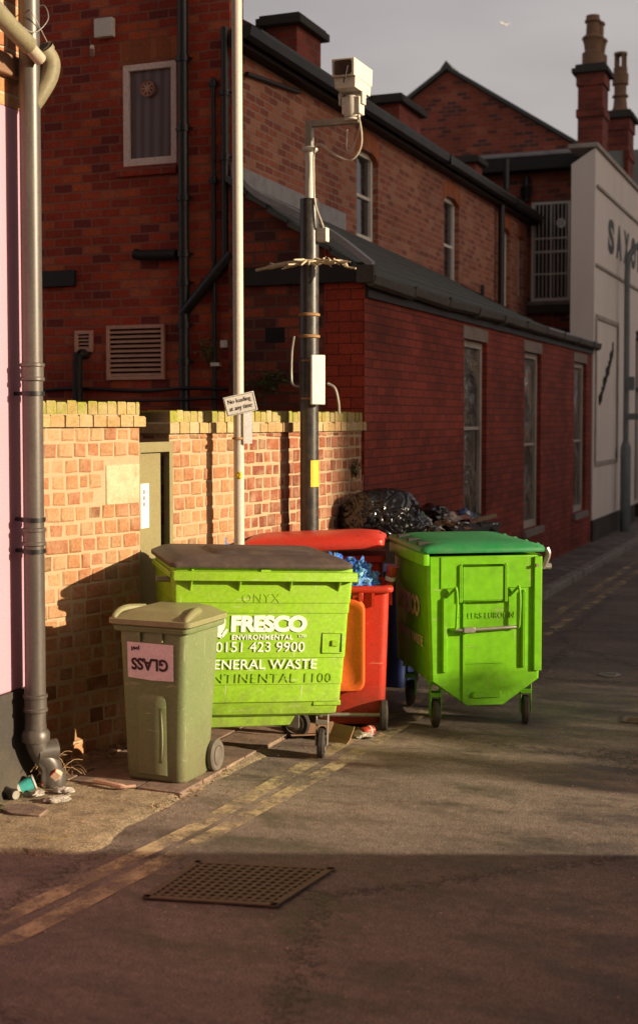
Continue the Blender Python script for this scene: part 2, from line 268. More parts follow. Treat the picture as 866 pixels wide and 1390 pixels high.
def film(name, c, rough=.3, sc=11, c2=None):
    m, t, N_, L_, P = newmat(name)
    g = N_.new("ShaderNodeTexCoord"); n = noise(N_, L_, g.outputs["Object"], sc, 5, .7, 1.2)
    if c2:
        r = ramp(N_, [(.42, c), (.58, c2)]); L_.new(n.outputs["Fac"], r.inputs[0]); L_.new(r.outputs[0], P.inputs["Base Color"])
    else: P.inputs["Base Color"].default_value = (*c, 1)
    P.inputs["Roughness"].default_value = rough; P.inputs["Specular IOR Level"].default_value = .7
    if name == 'black_bin_liner': n.inputs['Detail'].default_value = 1.5; n.inputs['Distortion'].default_value = 2.2
    L_.new(bump(N_, L_, n.outputs["Fac"], 1. if name != 'black_bin_liner' else .75, .09), P.inputs["Normal"]); return m
M['tanpane'] = film('glass_painted_reflection', (.02, .018, .018), .10, 1.6, (.24, .185, .135))  # tan mottling paints the reflected surroundings into the pane colour
M['bag'] = film('black_bin_liner', (.014, .012, .012), .2, 4)
M['bluebag'] = film('blue_plastic_bag', (.02, .16, .8), .25, 9, (.25, .6, .9))
M['packet'] = film('printed_packet', (.6, .5, .35), .3, 35, (.55, .06, .03))
M['tissue'] = film('crumpled_tissue', (.75, .66, .56), .8, 14)
M['greenpack'] = film('green_packet', (.05, .25, .08), .35, 30, (.6, .6, .55))

# ---------------------------------------------------------------- mesh helpers
class MB:
    def __init__(s): s.bm = bmesh.new(); s.mi = 0
    def faces(s, vs, fs):
        b = [s.bm.verts.new(v) for v in vs]; out = []
        for f in fs:
            try: q = s.bm.faces.new([b[i] for i in f]); q.material_index = s.mi; out.append(q)
            except ValueError: pass
        return out
    def box(s, x0, x1, y0, y1, z0, z1, mat=None):
        vs = [(x, y, z) for z in (z0, z1) for y in (y0, y1) for x in (x0, x1)]
        if mat: vs = [mat @ Vector(v) for v in vs]
        return s.faces(vs, [(0, 2, 3, 1), (4, 5, 7, 6), (0, 1, 5, 4), (2, 6, 7, 3), (0, 4, 6, 2), (1, 3, 7, 5)])
    def ring_loft(s, rings, cap=True, closed=True):
        n = len(rings[0]); vs = [v for r in rings for v in r]; fs = []
        for i in range(len(rings)-1):
            for j in range(n if closed else n-1):
                k = (j+1) % n; fs.append((i*n+j, i*n+k, (i+1)*n+k, (i+1)*n+j))
        if cap: fs += [tuple(reversed(range(n))), tuple((len(rings)-1)*n+j for j in range(n))]
        return s.faces(vs, fs)
    def tube(s, pts, r, n=12, cap=True):
        pts = [Vector(p) for p in pts]; rs = r if isinstance(r, (list, tuple)) else [r]*len(pts)
        rings = []; up = None
        for i, p in enumerate(pts):
            t = (pts[min(i+1, len(pts)-1)]-pts[max(i-1, 0)]).normalized()
            if up is None:
                a = Vector((0, 0, 1)) if abs(t.z) < .9 else Vector((1, 0, 0)); up = (a-t*a.dot(t)).normalized()
            else: up = (up-t*up.dot(t)).normalized()
            sd_ = t.cross(up)
            rings.append([p+(up*cos(2*pi*k/n)+sd_*sin(2*pi*k/n))*rs[i] for k in range(n)])
        return s.ring_loft([list(reversed(q)) for q in rings], cap)
    def lathe(s, prof, c=(0, 0, 0), n=24, axis='z', cap=True):
        rings = []
        for r, h in prof:
            ring = []
            for k in range(n):
                a = 2*pi*k/n; u, v = r*cos(a), r*sin(a)
                p = {'z': (u, v, h), 'x': (h, u, v), 'y': (v, h, u)}[axis]; ring.append((p[0]+c[0], p[1]+c[1], p[2]+c[2]))
            rings.append(ring)
        return s.ring_loft(rings, cap)
    def prism(s, poly, a, b, axis='z'):
        """polygon (2D) extruded between a and b along axis"""
        def P(u, v, h): return {'z': (u, v, h), 'x': (h, u, v), 'y': (u, h, v)}[axis]
        n = len(poly); vs = [P(u, v, a) for u, v in poly]+[P(u, v, b) for u, v in poly]
        return s.faces(vs, [tuple(reversed(range(n))), tuple(range(n, 2*n))]+[(i, (i+1) % n, n+(i+1) % n, n+i) for i in range(n)])
    def build(s, name, mats, parent=None, smooth=35, bev=0, loc=None, seg=2):
        bmesh.ops.recalc_face_normals(s.bm, faces=s.bm.faces)
        me = bpy.data.meshes.new(name); s.bm.to_mesh(me); s.bm.free()
        for m in (mats if isinstance(mats, (list, tuple)) else [mats]): me.materials.append(M[m] if isinstance(m, str) else m)
        if smooth:
            for p in me.polygons: p.use_smooth = True
            me.set_sharp_from_angle(angle=rad(smooth))
        o = bpy.data.objects.new(name, me); COL.objects.link(o)
        if parent: o.parent = parent
        if loc: o.location = loc
        if bev:
            b = o.modifiers.new('bevel', 'BEVEL'); b.width = bev; b.segments = seg; b.limit_method = 'ANGLE'; b.angle_limit = rad(40)
        return o
def rrect(x0, x1, y0, y1, z, r, n=4):
    out = []
    for cx, cy, a0 in ((x1-r, y1-r, 0), (x0+r, y1-r, pi/2), (x0+r, y0+r, pi), (x1-r, y0+r, 3*pi/2)):
        for k in range(n+1):
            a = a0+k*pi/2/n; out.append((cx+r*cos(a), cy+r*sin(a), z))
    return out
def tag(o, label=None, cat=None, group=None, kind=None):
    if label: o['label'] = label
    if cat: o['category'] = cat
    if group: o['group'] = group
    if kind: o['kind'] = kind
    return o
def thing(name, label, cat, loc=(0, 0, 0), rz=0, group=None, rot=None):
    o = bpy.data.objects.new(name, None); COL.objects.link(o); o.location = loc
    o.rotation_euler = rot if rot else (0, 0, rad(rz)); o.empty_display_size = .2
    return tag(o, label, cat, group)
def struct(name, mb, mats, **k):
    return tag(mb.build(name, mats, **k), kind='structure')
def bez(pts, n=8):
    """Catmull-Rom through points"""
    P_ = [Vector(p) for p in pts]; P_ = [P_[0]*2-P_[1]]+P_+[P_[-1]*2-P_[-2]]; out = []
    for i in range(1, len(P_)-2):
        for k in range(n):
            t = k/n; a, b, c, d = P_[i-1:i+3]
            out.append(.5*((2*b)+(c-a)*t+(2*a-5*b+4*c-d)*t*t+(3*b-a-3*c+d)*t**3))
    return out+[P_[-2]]
def text(body, w, h, center, mat, parent, name='lettering', rotm=None, off=0, shear=0, ext=.0015, mirror=False, spacing=1, flip=False):
    """text in local XZ plane facing -Y, fitted to w x h, centred at center"""
    cu = bpy.data.curves.new(name, 'FONT'); cu.body = body; cu.size = 1; cu.offset = off; cu.shear = shear
    cu.extrude = .01; cu.space_character = spacing; cu.resolution_u = 4
    tmp = bpy.data.objects.new('tmp', cu); COL.objects.link(tmp); bpy.context.view_layer.update()
    me = bpy.data.meshes.new_from_object(tmp.evaluated_get(bpy.context.evaluated_depsgraph_get()))
    bpy.data.objects.remove(tmp); bpy.data.curves.remove(cu)
    xs = [v.co.x for v in me.vertices]; ys = [v.co.y for v in me.vertices]
    x0, x1, y0, y1 = min(xs), max(xs), min(ys), max(ys); sx, sy = w/(x1-x0), h/(y1-y0)
    for v in me.vertices:
        X = (v.co.x-(x0+x1)/2)*sx; Z = (v.co.y-(y0+y1)/2)*sy; Y = -v.co.z/.01*ext
        if flip: X, Z = -X, -Z
        p = Vector((X, Y, Z))
        if rotm: p = rotm @ p
        v.co = p+Vector(center)
    me.name = name; me.materials.clear(); me.materials.append(M[mat])
    o = bpy.data.objects.new(name, me); COL.objects.link(o); o.parent = parent; return o
def lump(name, mat, size, loc, seed=0, parent=None, amp=.35, sub=3, rz=0, freq=4., z0=None, fold=0):
    """crumpled closed lump (bag, tissue, crushed packet)"""
    r_ = random.Random(seed); bm = bmesh.new(); bmesh.ops.create_icosphere(bm, subdivisions=sub, radius=1)
    from mathutils import noise as mn
    o_ = Vector((r_.random()*50, r_.random()*50, r_.random()*50))
    for v in bm.verts:
        d = v.co.normalized(); k = 1+amp*mn.noise(d*freq*.5+o_)+amp*.6*(abs(mn.noise(d*freq*1.4+o_*2))-.2)+amp*.3*mn.noise(d*freq*3.5+o_)
        if fold: k += fold*abs(sin(5*math.atan2(d.y, d.x)+6*mn.noise(d*2+o_)))*max(0, d.z)**1
        v.co = Vector((d.x*size[0]*k, d.y*size[1]*k, d.z*size[2]*k))
        if z0 is not None: v.co.z = max(v.co.z, z0)
    me = bpy.data.meshes.new(name); bm.to_mesh(me); bm.free(); me.materials.append(M[mat])
    for p in me.polygons: p.use_smooth = True
    me.set_sharp_from_angle(angle=rad(38))
    o = bpy.data.objects.new(name, me); COL.objects.link(o); o.location = loc; o.rotation_euler.z = rad(rz)
    if parent: o.parent = parent
    return o
def wall_holes(mb, axis, w, u0, u1, z0, z1, holes, depth, nrm):
    """wall skin with real openings; axis 'x' plane X=w with u=Y, 'y' plane Y=w with u=X; reveals go back by depth against nrm"""
    us = sorted({u0, u1, *[h[0] for h in holes], *[h[1] for h in holes]}); zs = sorted({z0, z1, *[h[2] for h in holes], *[h[3] for h in holes]})
    def P(u, d, z): return (w-nrm*d, u, z) if axis == 'x' else (u, w-nrm*d, z)
    for a, b in zip(us, us[1:]):
        for c, d in zip(zs, zs[1:]):
            m_ = ((a+b)/2, (c+d)/2)
            if any(h[0] < m_[0] < h[1] and h[2] < m_[1] < h[3] for h in holes): continue
            mb.faces([P(a, 0, c), P(b, 0, c), P(b, 0, d), P(a, 0, d)], [(0, 1, 2, 3)])
    for a, b, c, d in holes:
        for q in (((a, c), (a, d)), ((b, c), (b, d)), ((a, c), (b, c)), ((a, d), (b, d))):
            (p, r), (s_, t_) = q
            mb.faces([P(p, 0, r), P(s_, 0, t_), P(s_, depth, t_), P(p, depth, r)], [(0, 1, 2, 3)])

# ================================================================ SETTING
g = MB(); g.faces([(-220, -220, -.02), (220, -220, -.02), (220, 220, -.02), (-220, 220, -.02)], [(0, 1, 2, 3)]); struct('ground', g, 'ground')
g = MB()
edge = [(-3.36, -8), (-3.9, 3.0), (-4.1, 5.3), (-3.91, 5.47), (-3.67, 5.51), (-3.50, 5.70), (-3.56, 6.06), (-3.55, 6.58), (-3.52, 7.19), (-3.47, 7.9), (-3.40, 9.5), (-3.36, 12), (-3.36, 60)]
g.faces([(-3.2, -8, 0), (3.0, -8, 0), (3.0, 60, 0), (-4.5, 60, 0), (-4.5, 9.5, 0), (-4.5, 5, 0), (-4.5, -8, 0)], [(0, 1, 2, 3, 4, 5, 6)])
struct('road', g, 'road')
def rib(mb, pts, w, z):   # ribbon strip
    P_ = [Vector((*p, z)) for p in pts]; L_, R_ = [], []
    for i, p in enumerate(P_):
        t = (P_[min(i+1, len(P_)-1)]-P_[max(i-1, 0)]).normalized(); n_ = Vector((-t.y, t.x, 0))
        L_.append(p+n_*w/2); R_.append(p-n_*w/2)
    for i in range(len(P_)-1): mb.faces([L_[i], R_[i], R_[i+1], L_[i+1]], [(0, 1, 2, 3)])
# tarmac apron, ragged edge
g = MB(); r5 = random.Random(5); ed = []
for a, b in zip(edge[2:9], edge[3:10]):
    for k in range(6):
        t = k/6; ed.append((a[0]+(b[0]-a[0])*t+r5.uniform(-.012, .012), a[1]+(b[1]-a[1])*t+r5.uniform(-.012, .012)))
top = [(x, y, .022) for x, y in ed]; n = len(top)
vs = top+[(x+.055, y-.03, -.002) for x, y in ed]+[(-4.75, ed[-1][1], .022), (-4.75, ed[0][1], .022)]
g.faces(vs, [(2*n, 2*n+1)+tuple(range(n))]+[(i, n+i, n+i+1, i+1) for i in range(n-1)])
struct('tarmac_apron', g, 'apron')
# old paving slabs beside the wall
g = MB(); r5 = random.Random(11); y = 6.62
while y < 10.6:
    x = -4.62; dy = r5.uniform(.26, .34)
    while x < -3.52:
        dx = r5.choice((.3, .45, .38)); x1 = min(x+dx, -3.50)
        z = .03+r5.uniform(-.004, .006)
        if x1-x > .08:
            mt = Matrix.Rotation(rad(r5.uniform(-.7, .7)), 4, 'X')
            g.box(x+.006, x1-.006, y+.006, min(y+dy, 10.7)-.006, .0, z)
        x = x1
    y += dy
struct('paving_slabs', g, 'slab', bev=.004)
# block paved footway and kerb beyond
g = MB(); g.box(-4.3, -3.50, 10.7, 60, -.01, .09); struct('pavement', g, 'setts')
g = MB(); y = 10.7
while y < 60:
    g.box(-3.50, -3.37, y+.004, y+.91, -.01, .096 if y > 12 else .05+.02*(y-10.7)); y += .915
struct('kerb', g, 'kerb', bev=.012)
g = MB()
rib(g, bez([(-3.55, 3.6), (-3.36, 4.69), (-3.26, 5.43), (-3.17, 6.29), (-3.13, 7.34), (-3.10, 8.2), (-3.06, 10), (-3.02, 13), (-3.0, 18), (-3.0, 30), (-3.0, 60)], 6), .11, .004)
rib(g, bez([(-3.35, 3.6), (-3.19, 4.55), (-3.11, 5.30), (-3.03, 6.2), (-2.96, 7.3), (-2.92, 8.2), (-2.88, 10), (-2.82, 13), (-2.78, 18), (-2.78, 30), (-2.78, 60)], 6), .11, .004)
struct('double_yellow_lines', g, 'yellow')
g = MB(); g.faces([(-3.83, 5.68, .027), (-3.72, 5.56, .027), (-3.62, 5.60, .027), (-3.52, 5.78, .027), (-3.66, 5.80, .027), (-3.76, 5.77, .027)], [tuple(range(6))])
struct('yellow_paint_patch', g, 'moss_yellow')
M['castiron'] = plain('rusty_cast_iron', (.14, .09, .06), .65, .05, dirt=.6, dirtc=(.17, .15, .06), scale=7, bs=.3)
t = thing('drain_grating', 'large rusty square lattice drain cover set in the shaded road', 'drain cover', (-2.6, 5.5, .004), 0)
o = MB(); A, B_, C_, D_ = [Vector(p) for p in ((-.30, -.34, 0), (.27, -.22, 0), (.33, .31, 0), (-.30, .16, 0))]
def q4(u, v): return A*(1-u)*(1-v)+B_*u*(1-v)+C_*u*v+D_*(1-u)*v
def strip(mb, p, q, w, z0, z1):
    d = (q-p).normalized(); n_ = Vector((-d.y, d.x, 0))*w/2
    mb.prism([(v.x, v.y) for v in (p-n_, q-n_, q+n_, p+n_)], z0, z1)
for a, b in ((A, B_), (B_, C_), (C_, D_), (D_, A)): strip(o, a+(a-b).normalized()*.018, b+(b-a).normalized()*.018, .034, 0, .010)
o.build('frame', 'castiron', t, bev=.002)
o = MB(); NN = 14
for i in range(1, NN):
    strip(o, q4(i/NN, .03), q4(i/NN, .97), .017, .001, .0085)
for i in range(1, 12):
    strip(o, q4(.03, i/12), q4(.97, i/12), .017, .0005, .0075)
o.build('lattice', 'castiron', t)
o = MB(); o.faces([A+Vector((0, 0, .0003)), B_+Vector((0, 0, .0003)), C_+Vector((0, 0, .0003)), D_+Vector((0, 0, .0003))], [(0, 1, 2, 3)]); o.build('dark_pit', 'darkvoid', t)
for nm, lab, x, y, r_, mt in (('manhole_cover', 'small pale oval cover plate in the dark part of the road', -1.86, 11.2, .095, 'steel'), ('stopcock_cover', 'small worn square water cover near the right edge of the road', -1.40, 9.56, .085, 'castiron')):
    t = thing(nm, lab, 'cover', (x, y, .004))
    o = MB()
    if r_ > .09: o.lathe([(r_, 0), (r_, .004), (r_-.008, .006)], n=28)
    else: o.box(-.09, .09, -.09, .09, 0, .005)
    o.build('plate', mt, t)
    o = MB()
    for k in range(-2, 3): o.box(-.05, .05, k*.025-.006, k*.025+.006, .0055, .008)
    o.build('tread', mt, t)

# ================================================================ LEFT PINK BUILDING
t = thing('pink_building', 'pink rendered corner building with black plinth at the left edge', 'building', (-4.45, 6.5, 0))
def loc(dx, dy, z): return (dx, dy, z)
o = MB(); o.box(-4, 0, -14, 0, .59, 3.92); o.build('rendered_wall', 'pink', t, bev=.01)
o = MB()
o.ring_loft([[(-3.9, -14, 0), (.09, -14, 0), (.09, .07, 0), (-3.9, .07, 0)], [(-3.9, -14, .12), (.04, -14, .12), (.04, .03, .12), (-3.9, .03, .12)],
             [(-3.9, -14, .3), (.014, -14, .3), (.014, .012, .3), (-3.9, .012, .3)], [(-3.9, -14, .588), (.01, -14, .588), (.01, .008, .588), (-3.9, .008, .588)]])
o.build('plinth', 'plinth', t)
M['orangebrick'] = bricks('orange_brick', [(.48, .2, .08), (.52, .24, .1), (.42, .16, .07), (.56, .28, .13)], (.5, .38, .24), .23, .085, .009, .15)
o = MB(); o.box(-4, -.004, -14, -.004, 3.922, 8.2); o.build('upper_brick_wall', 'orangebrick', t)
o = MB(); o.box(-4.05, .05, -14, .03, 4.08, 4.2); o.build('string_course', 'pot', t, bev=.01)
o = MB(); o.prism([(.12, 8.2), (-4.1, 8.2), (-2, 9.8)], -14, .1, 'y'); o.build('roof', 'slate', t)

t = thing('downpipe', 'tall worn grey downpipe standing against the pink wall', 'drainpipe', (-4.33, 6.42, 0))
o = MB(); o.tube([(0, 0, .28), (0, 0, 6.2)], .059, 20); o.build('pipe', 'ironpipe', t)
for z in (2.42, 1.48, .52):
    o = MB(); o.lathe([(.062, z-.05), (.07, z-.045), (.07, z-.03), (.064, z-.025), (.064, z+.03), (.07, z+.035), (.07, z+.05), (.06, z+.055)], n=20); o.build('collar', 'ironpipe', t)
for z in (2.30, 1.40, 1.58):
    o = MB(); o.tube([(0, 0, z), (-.13, 0, z)], .012, 8); o.lathe([(.068, z-.012), (.068, z+.012)], n=20); o.build('bracket', 'black', t)
o = MB(); o.tube(bez([(0, 0, .40), (0.0, .0, .30), (.015, .03, .22), (.05, .07, .15), (.055, .075, .04)], 5), .062, 18)
o.lathe([(.078, .30), (.08, .31), (.08, .35), (.066, .37)], n=20); o.tube([(.0, .01, .235), (.075, .10, .235)], .066, 16)
o.lathe([(.066, 0), (.07, .01), (.07, .10), (.055, .13)], (.06, .09, 0), n=20); o.build('shoe', 'ironpipe', t)
# diagonal pipe and junction above
t = thing('waste_pipe', 'thick mossy beige waste pipe sloping down into an open junction at top left', 'drainpipe', (-4.33, 6.42, 4.1))
o = MB(); o.tube([(.085, -1.0, .43), (.085, -.39, .20), (.085, -.13, .115)], .050, 18); o.lathe([(.0, 0), (.0, .001)], (0.085, -.2, .12), n=4) if False else None
o.build('pipe', 'beigepipe', t)
o = MB(); o.tube([(.085, -.16, .122), (.085, -.02, .065)], .036, 18); o.build('pipe_end', 'cable', t)
o = MB(); pr = bez([(.08, .025, .125), (.088, .075, .075), (.08, .075, -.01), (.045, .035, -.12), (.005, 0, -.21)], 5)
o.tube(pr, [.056 if i < 6 else .056-.0014*(i-6) for i in range(len(pr))], 20); o.build('junction', 'beigepipe', t)
o = MB(); o.tube([(.0798, .024, .126), (.078, .010, .142)], .046, 20); o.build('socket_mouth', 'darkvoid', t)
o = MB(); o.tube([(.08, .028, .122), (.0785, .012, .139)], [.064, .062], 20, cap=False); o.tube([(.0785, .012, .139), (.0783, .0115, .1395)], [.062, .046], 20, cap=False); o.build('mossy_rim', 'beigepipe', t)
t = thing('wire', 'thin wire looped round the top of the grey downpipe', 'wire', (-4.33, 6.42, 4.3))
o = MB(); o.tube(bez([(.03, -.35, .12), (.07, -.1, .0), (.09, .05, .1), (.04, .09, .2), (-.02, .04, .16), (.06, -.06, .12), (.08, .06, -.02)], 8), .003, 6); o.build('strand', 'steel', t)

# ================================================================ LOW BRICK WALLS (real bricks)
BR = [(.46, .235, .11), (.49, .255, .125), (.44, .215, .10), (.50, .28, .145), (.42, .185, .09), (.46, .24, .115), (.48, .265, .135), (.38, .165, .085)]
SHADEBR = [(.30, .095, .052), (.35, .12, .062), (.26, .08, .046), (.38, .16, .09), (.22, .07, .044), (.32, .11, .055), (.35, .14, .085)]  # redder, darker copy: grazing sun and end-face shade put into the brick colour
CAPBR = [(.54, .33, .19), (.58, .40, .24), (.52, .27, .16), (.60, .44, .30)]
MOSS = (.27, .29, .035)
def low_wall(name, label, pts, ztop, thick, pals, seed, stone=None, u_shade=None):
    rr = random.Random(seed); t = thing(name, label, 'wall', (pts[0][0], pts[0][1], 0)); O_ = Vector((pts[0][0], pts[0][1], 0))
    P_ = [Vector((x, y, 0)) for x, y in pts]
    segl = [(b-a).length for a, b in zip(P_, P_[1:])]; Ltot = sum(segl)
    def fr(u):
        k = 0
        while k < len(segl)-1 and u > segl[k]: u -= segl[k]; k += 1
        d = (P_[k+1]-P_[k]).normalized(); return P_[k]+d*u-O_, d, Vector((d.y, -d.x, 0))
    bm = bmesh.new(); cl = bm.loops.layers.float_color.new('col')
    def brick(c8, col):
        vs_ = [bm.verts.new(v) for v in c8]
        for f in ((0, 1, 2, 3), (4, 5, 1, 0), (5, 6, 2, 1), (6, 7, 3, 2), (7, 4, 0, 3), (8, 9, 5, 4), (9, 10, 6, 5), (10, 11, 7, 6), (11, 8, 4, 7)):
            q = bm.faces.new([vs_[i] for i in f])
            for l in q.loops: l[cl] = (*col, 1)
    def lay(base, d, n_, u0, u1, z0, z1, out, col, dep=.05):
        j = lambda a=.0045: rr.uniform(-a, a)
        def V(u, z, w): return base+d*(u)+n_*w+Vector((0, 0, z))
        cs = [(u0+j(), z0+j()), (u1+j(), z0+j()), (u1+j(), z1+j()), (u0+j(), z1+j())]
        ins = .009+rr.uniform(0, .006); cu, cz = (u0+u1)/2, (z0+z1)/2
        fr_ = [V(u+(ins if u < cu else -ins), z+(ins if z < cz else -ins), out+j(.0015)) for u, z in cs]
        md = [V(u, z, out-.008) for u, z in cs]; bk = [V(u, z, out-dep) for u, z in cs]
        brick(fr_+md+bk, col)
    def colour(z, u, cap=False):
        if cap:
            c = rr.choice(CAPBR)
            k = (.55+.45*rr.random())*(1. if u < .9 else .8)*(1 if cap == 2 else .45); c = tuple(a*(1-k)+b*k for a, b in zip(c, MOSS))
        else:
            pal = pals[0] if (u_shade is None or u < u_shade) else pals[1]; c = rr.choice(pal)
            if rr.random() < .04: c = tuple(a*.6 for a in c)
        v = rr.uniform(.80, .97); return tuple(min(1, a*v) for a in c)
    RH = .1; z = .01; row = 0; zc = ztop-.168
    while z < zc-.02:
        z1 = min(z+RH, zc) if zc-z > RH*1.4 else zc; u = -(row % 2)*.061+rr.uniform(-.008, .008)
        while u < Ltot-.01:
            wdt = rr.uniform(.112, .132) if rr.random() < .88 else rr.choice((.085, .2)); ua, ub = max(u, 0), min(u+wdt, Ltot)
            if ub-ua > .03:
                p, d, n_ = fr((ua+ub)/2); hl = (ub-ua)/2
                if not (stone and ub > stone[0]+.01 and ua < stone[1]-.01 and z1 > stone[2]+.02 and z < stone[3]-.02):
                    lay(p, d, n_, -hl+.0045, hl-.0045, z+.005, z1-.005, rr.uniform(-.003, .005), colour(z, ua))
            u += wdt
        z = z1; row += 1
    # end faces
    for (e, d, n_) in ((P_[0]-O_, -fr(0.001)[2], -fr(0.001)[1]), (P_[-1]-O_-fr(Ltot-.001)[2]*thick, fr(Ltot-.001)[2], fr(Ltot-.001)[1])):
        z = .01; row = 0
        while z < zc-.02:
            z1 = min(z+RH, zc); u = -(row % 2)*.06
            while u < thick-.01:
                ua, ub = max(u, .0), min(u+.122, thick)
                if ub-ua > .03: lay(e, d, n_, ua+.006, ub-.006, z+.006, z1-.006, rr.uniform(-.003, .003), colour(z, 5 if u_shade else 0), .04)
                u += .122
            z = z1; row += 1
    # two coping courses, the lower one jutting
    for ci, (za, zb, jut, wd) in enumerate(((zc, zc+.08, .03, .118), (zc+.08, ztop, .002, .086))):
        u = -.03 if ci == 0 else 0
        while u < Ltot+(.03 if ci == 0 else 0)-.01:
            ub = min(u+wd, Ltot+(.03 if ci == 0 else 0)); p, d, n_ = fr(min(max((u+ub)/2, .001), Ltot-.001)); 
            uu = (u+ub)/2; off = 0 if 0 < uu < Ltot else (uu if uu <= 0 else uu-Ltot); p = p+d*off
            hl = (ub-u)/2; dz = rr.uniform(-.006, .006)
            cc = colour(za, u, 2 if ci else 1); j2 = jut+rr.uniform(-.004, .004)
            T_ = thick+jut
            vsx = [(-hl+.004, -T_), (hl-.004, -T_), (hl-.004, j2), (-hl+.004, j2)]
            lo = [p+d*a+n_*b+Vector((0, 0, za+.004)) for a, b in vsx]
            mid = [p+d*a+n_*b+Vector((0, 0, zb-.014+dz)) for a, b in vsx]
            tp = [p+d*a*.86+n_*(b*.96-.004)+Vector((0, 0, zb-.004+dz)) for a, b in vsx]
            vs_ = [bm.verts.new(v) for v in lo+mid+tp]
            topc = tuple(a*.4+b*.6 for a, b in zip(cc, MOSS)) if ci else cc
            for f in ((3, 2, 1, 0), (0, 1, 5, 4), (1, 2, 6, 5), (2, 3, 7, 6), (3, 0, 4, 7), (4, 5, 9, 8), (5, 6, 10, 9), (6, 7, 11, 10), (7, 4, 8, 11), (8, 9, 10, 11)):
                q = bm.faces.new([vs_[i] for i in f])
                for l in q.loops: l[cl] = (*(topc if min(f) >= 4 else cc), 1)
            u = ub
    bmesh.ops.recalc_face_normals(bm, faces=bm.faces)
    me = bpy.data.meshes.new('brickwork'); bm.to_mesh(me); bm.free(); me.materials.append(M['brick'])
    o = bpy.data.objects.new('brickwork', me); COL.objects.link(o); o.parent = t
    # mortar core
    fl, bl = [], []
    us = [0]+[sum(segl[:i+1]) for i in range(len(segl))]
    for i, u in enumerate(us):
        p = P_[i]-O_; n_ = fr(min(max(u, .001), Ltot-.001))[2]
        if 0 < i < len(us)-1: n_ = (fr(u-.01)[2]+fr(u+.01)[2]).normalized()
        d = fr(min(max(u, .001), Ltot-.001))[1]; e = .004 if i == 0 else (-.004 if i == len(us)-1 else 0)
        fl.append(p-n_*.004+d*e); bl.append(p-n_*thick+d*e)
    c = MB(); c.prism([(v.x, v.y) for v in fl+bl[::-1]], -.02, ztop-.018); c.build('mortar_core', 'mortar', t, smooth=0)
    if stone:
        c = MB(); p0, d, n_ = fr(stone[0]); p1 = fr(stone[1])[0]
        vs_ = [p0-n_*.05, p1-n_*.05, p1+n_*.004, p0+n_*.004]
        c.prism([(v.x, v.y) for v in vs_], stone[2], stone[3]); c.build('stone_block', 'creamstone', t, bev=.008)
    return t
low_wall('brick_wall', 'sunlit brick wall pier with pale stone block between downpipe and olive gate', [(-4.68, 6.50), (-4.36, 7.70)], 2.27, .25, (BR, BR), 3, stone=(.93, 1.235, 1.60, 1.86))
low_wall('brick_wall', 'mossy topped brick yard wall running from the olive gate behind the poles to the red extension', [(-4.40, 8.18), (-4.30, 8.90), (-4.22, 9.60), (-4.15, 10.4), (-4.09, 11.24)], 2.22, .26, (BR, SHADEBR), 5, u_shade=.85)

t = thing('yard_gate', 'olive green yard door standing between the two brick walls', 'gate', (-4.41, 7.71, 0), -2)
o = MB(); o.box(-.03, .02, 0, .05, 0, 2.0); o.box(-.03, .02, .43, .475, 0, 2.0); o.box(-.03, .02, .0505, .4295, 1.93, 2.0); o.build('frame', 'olivedoor', t, bev=.003)
o = MB(); o.box(-.05, -.012, .052, .36, .03, 1.925); o.build('door_leaf', 'olivedoor', t, bev=.004)
o = MB(); o.box(-.2, -.06, .03, .44, .0, 1.93); o.build('dark_gap', 'darkvoid', t)
o = MB(); o.box(-.0115, -.0095, .085, .20, 1.42, 1.72); n_ = o.build('notice', 'paper', t); n_['label'] = 'white paper notice taped to the gate'
rotx = Matrix.Rotation(pi/2, 3, 'Z')
for i in range(3): text('8', .022, .03, (-.0088, .135, 1.665-i*.042), 'ink', n_, 'printed_figure', rotx)

# ================================================================ MAIN BRICK HOUSE
XM, YG = -5.42, 11.35
t = thing('brick_house', 'tall dark red brick house with gable end and long side wall behind the yard wall', 'house', (0, 0, 0))
house = t
o = MB(); wall_holes(o, 'y', YG, -9.8, XM, 0, 5.8, [(-6.59, -6.01, 4.60, 5.57)], .10, -1)
o.box(-9.8, XM-.03, YG, YG+.3, 5.801, 8.2); o.box(-9.8, XM-.001, YG+.202, YG+.3, 0, 4.5)
o.build('gable_wall', 'gable', t, smooth=0)
SW = [(14.70, 15.45, 4.30, 5.36), (18.28, 19.05, 4.0, 5.36), (21.50, 22.20, 4.0, 5.36), (22.78, 23.15, 4.3, 5.36)]
o = MB(); wall_holes(o, 'x', XM, YG, 23.5, 0, 5.8, SW, .14, 1)
o.faces([(XM, 23.5, 0), (-9.8, 23.5, 0), (-9.8, 23.5, 8.4), (XM, 23.5, 5.8)], [(0, 1, 2, 3)])
o.build('side_wall', 'side', t, smooth=0)
o = MB(); o.prism([(XM+.16, 5.79), (XM+.16, 5.86), (-9.8, 8.55), (-9.8, 8.48)], YG+.305, 23.6, 'y'); o.build('roof', 'slate', t)
o = MB(); o.box(XM+.002, XM+.14, YG-.06, 23.6, 5.62, 5.775); o.build('soffit', 'fascia', t)
o = MB(); o.ring_loft([[(XM+.15, y, 5.68), (XM+.20, y, 5.65), (XM+.25, y, 5.68), (XM+.27, y, 5.76), (XM+.25, y, 5.775), (XM+.15, y, 5.77)] for y in (YG-.15, 23.65)])
o.build('gutter', 'black', t)
for k in range(3):
    o = MB(); y = 13.8+k*3.9; o.box(XM+.152, XM+.276, y, y+.04, 5.645, 5.779); o.build('gutter_joint', 'black', t)
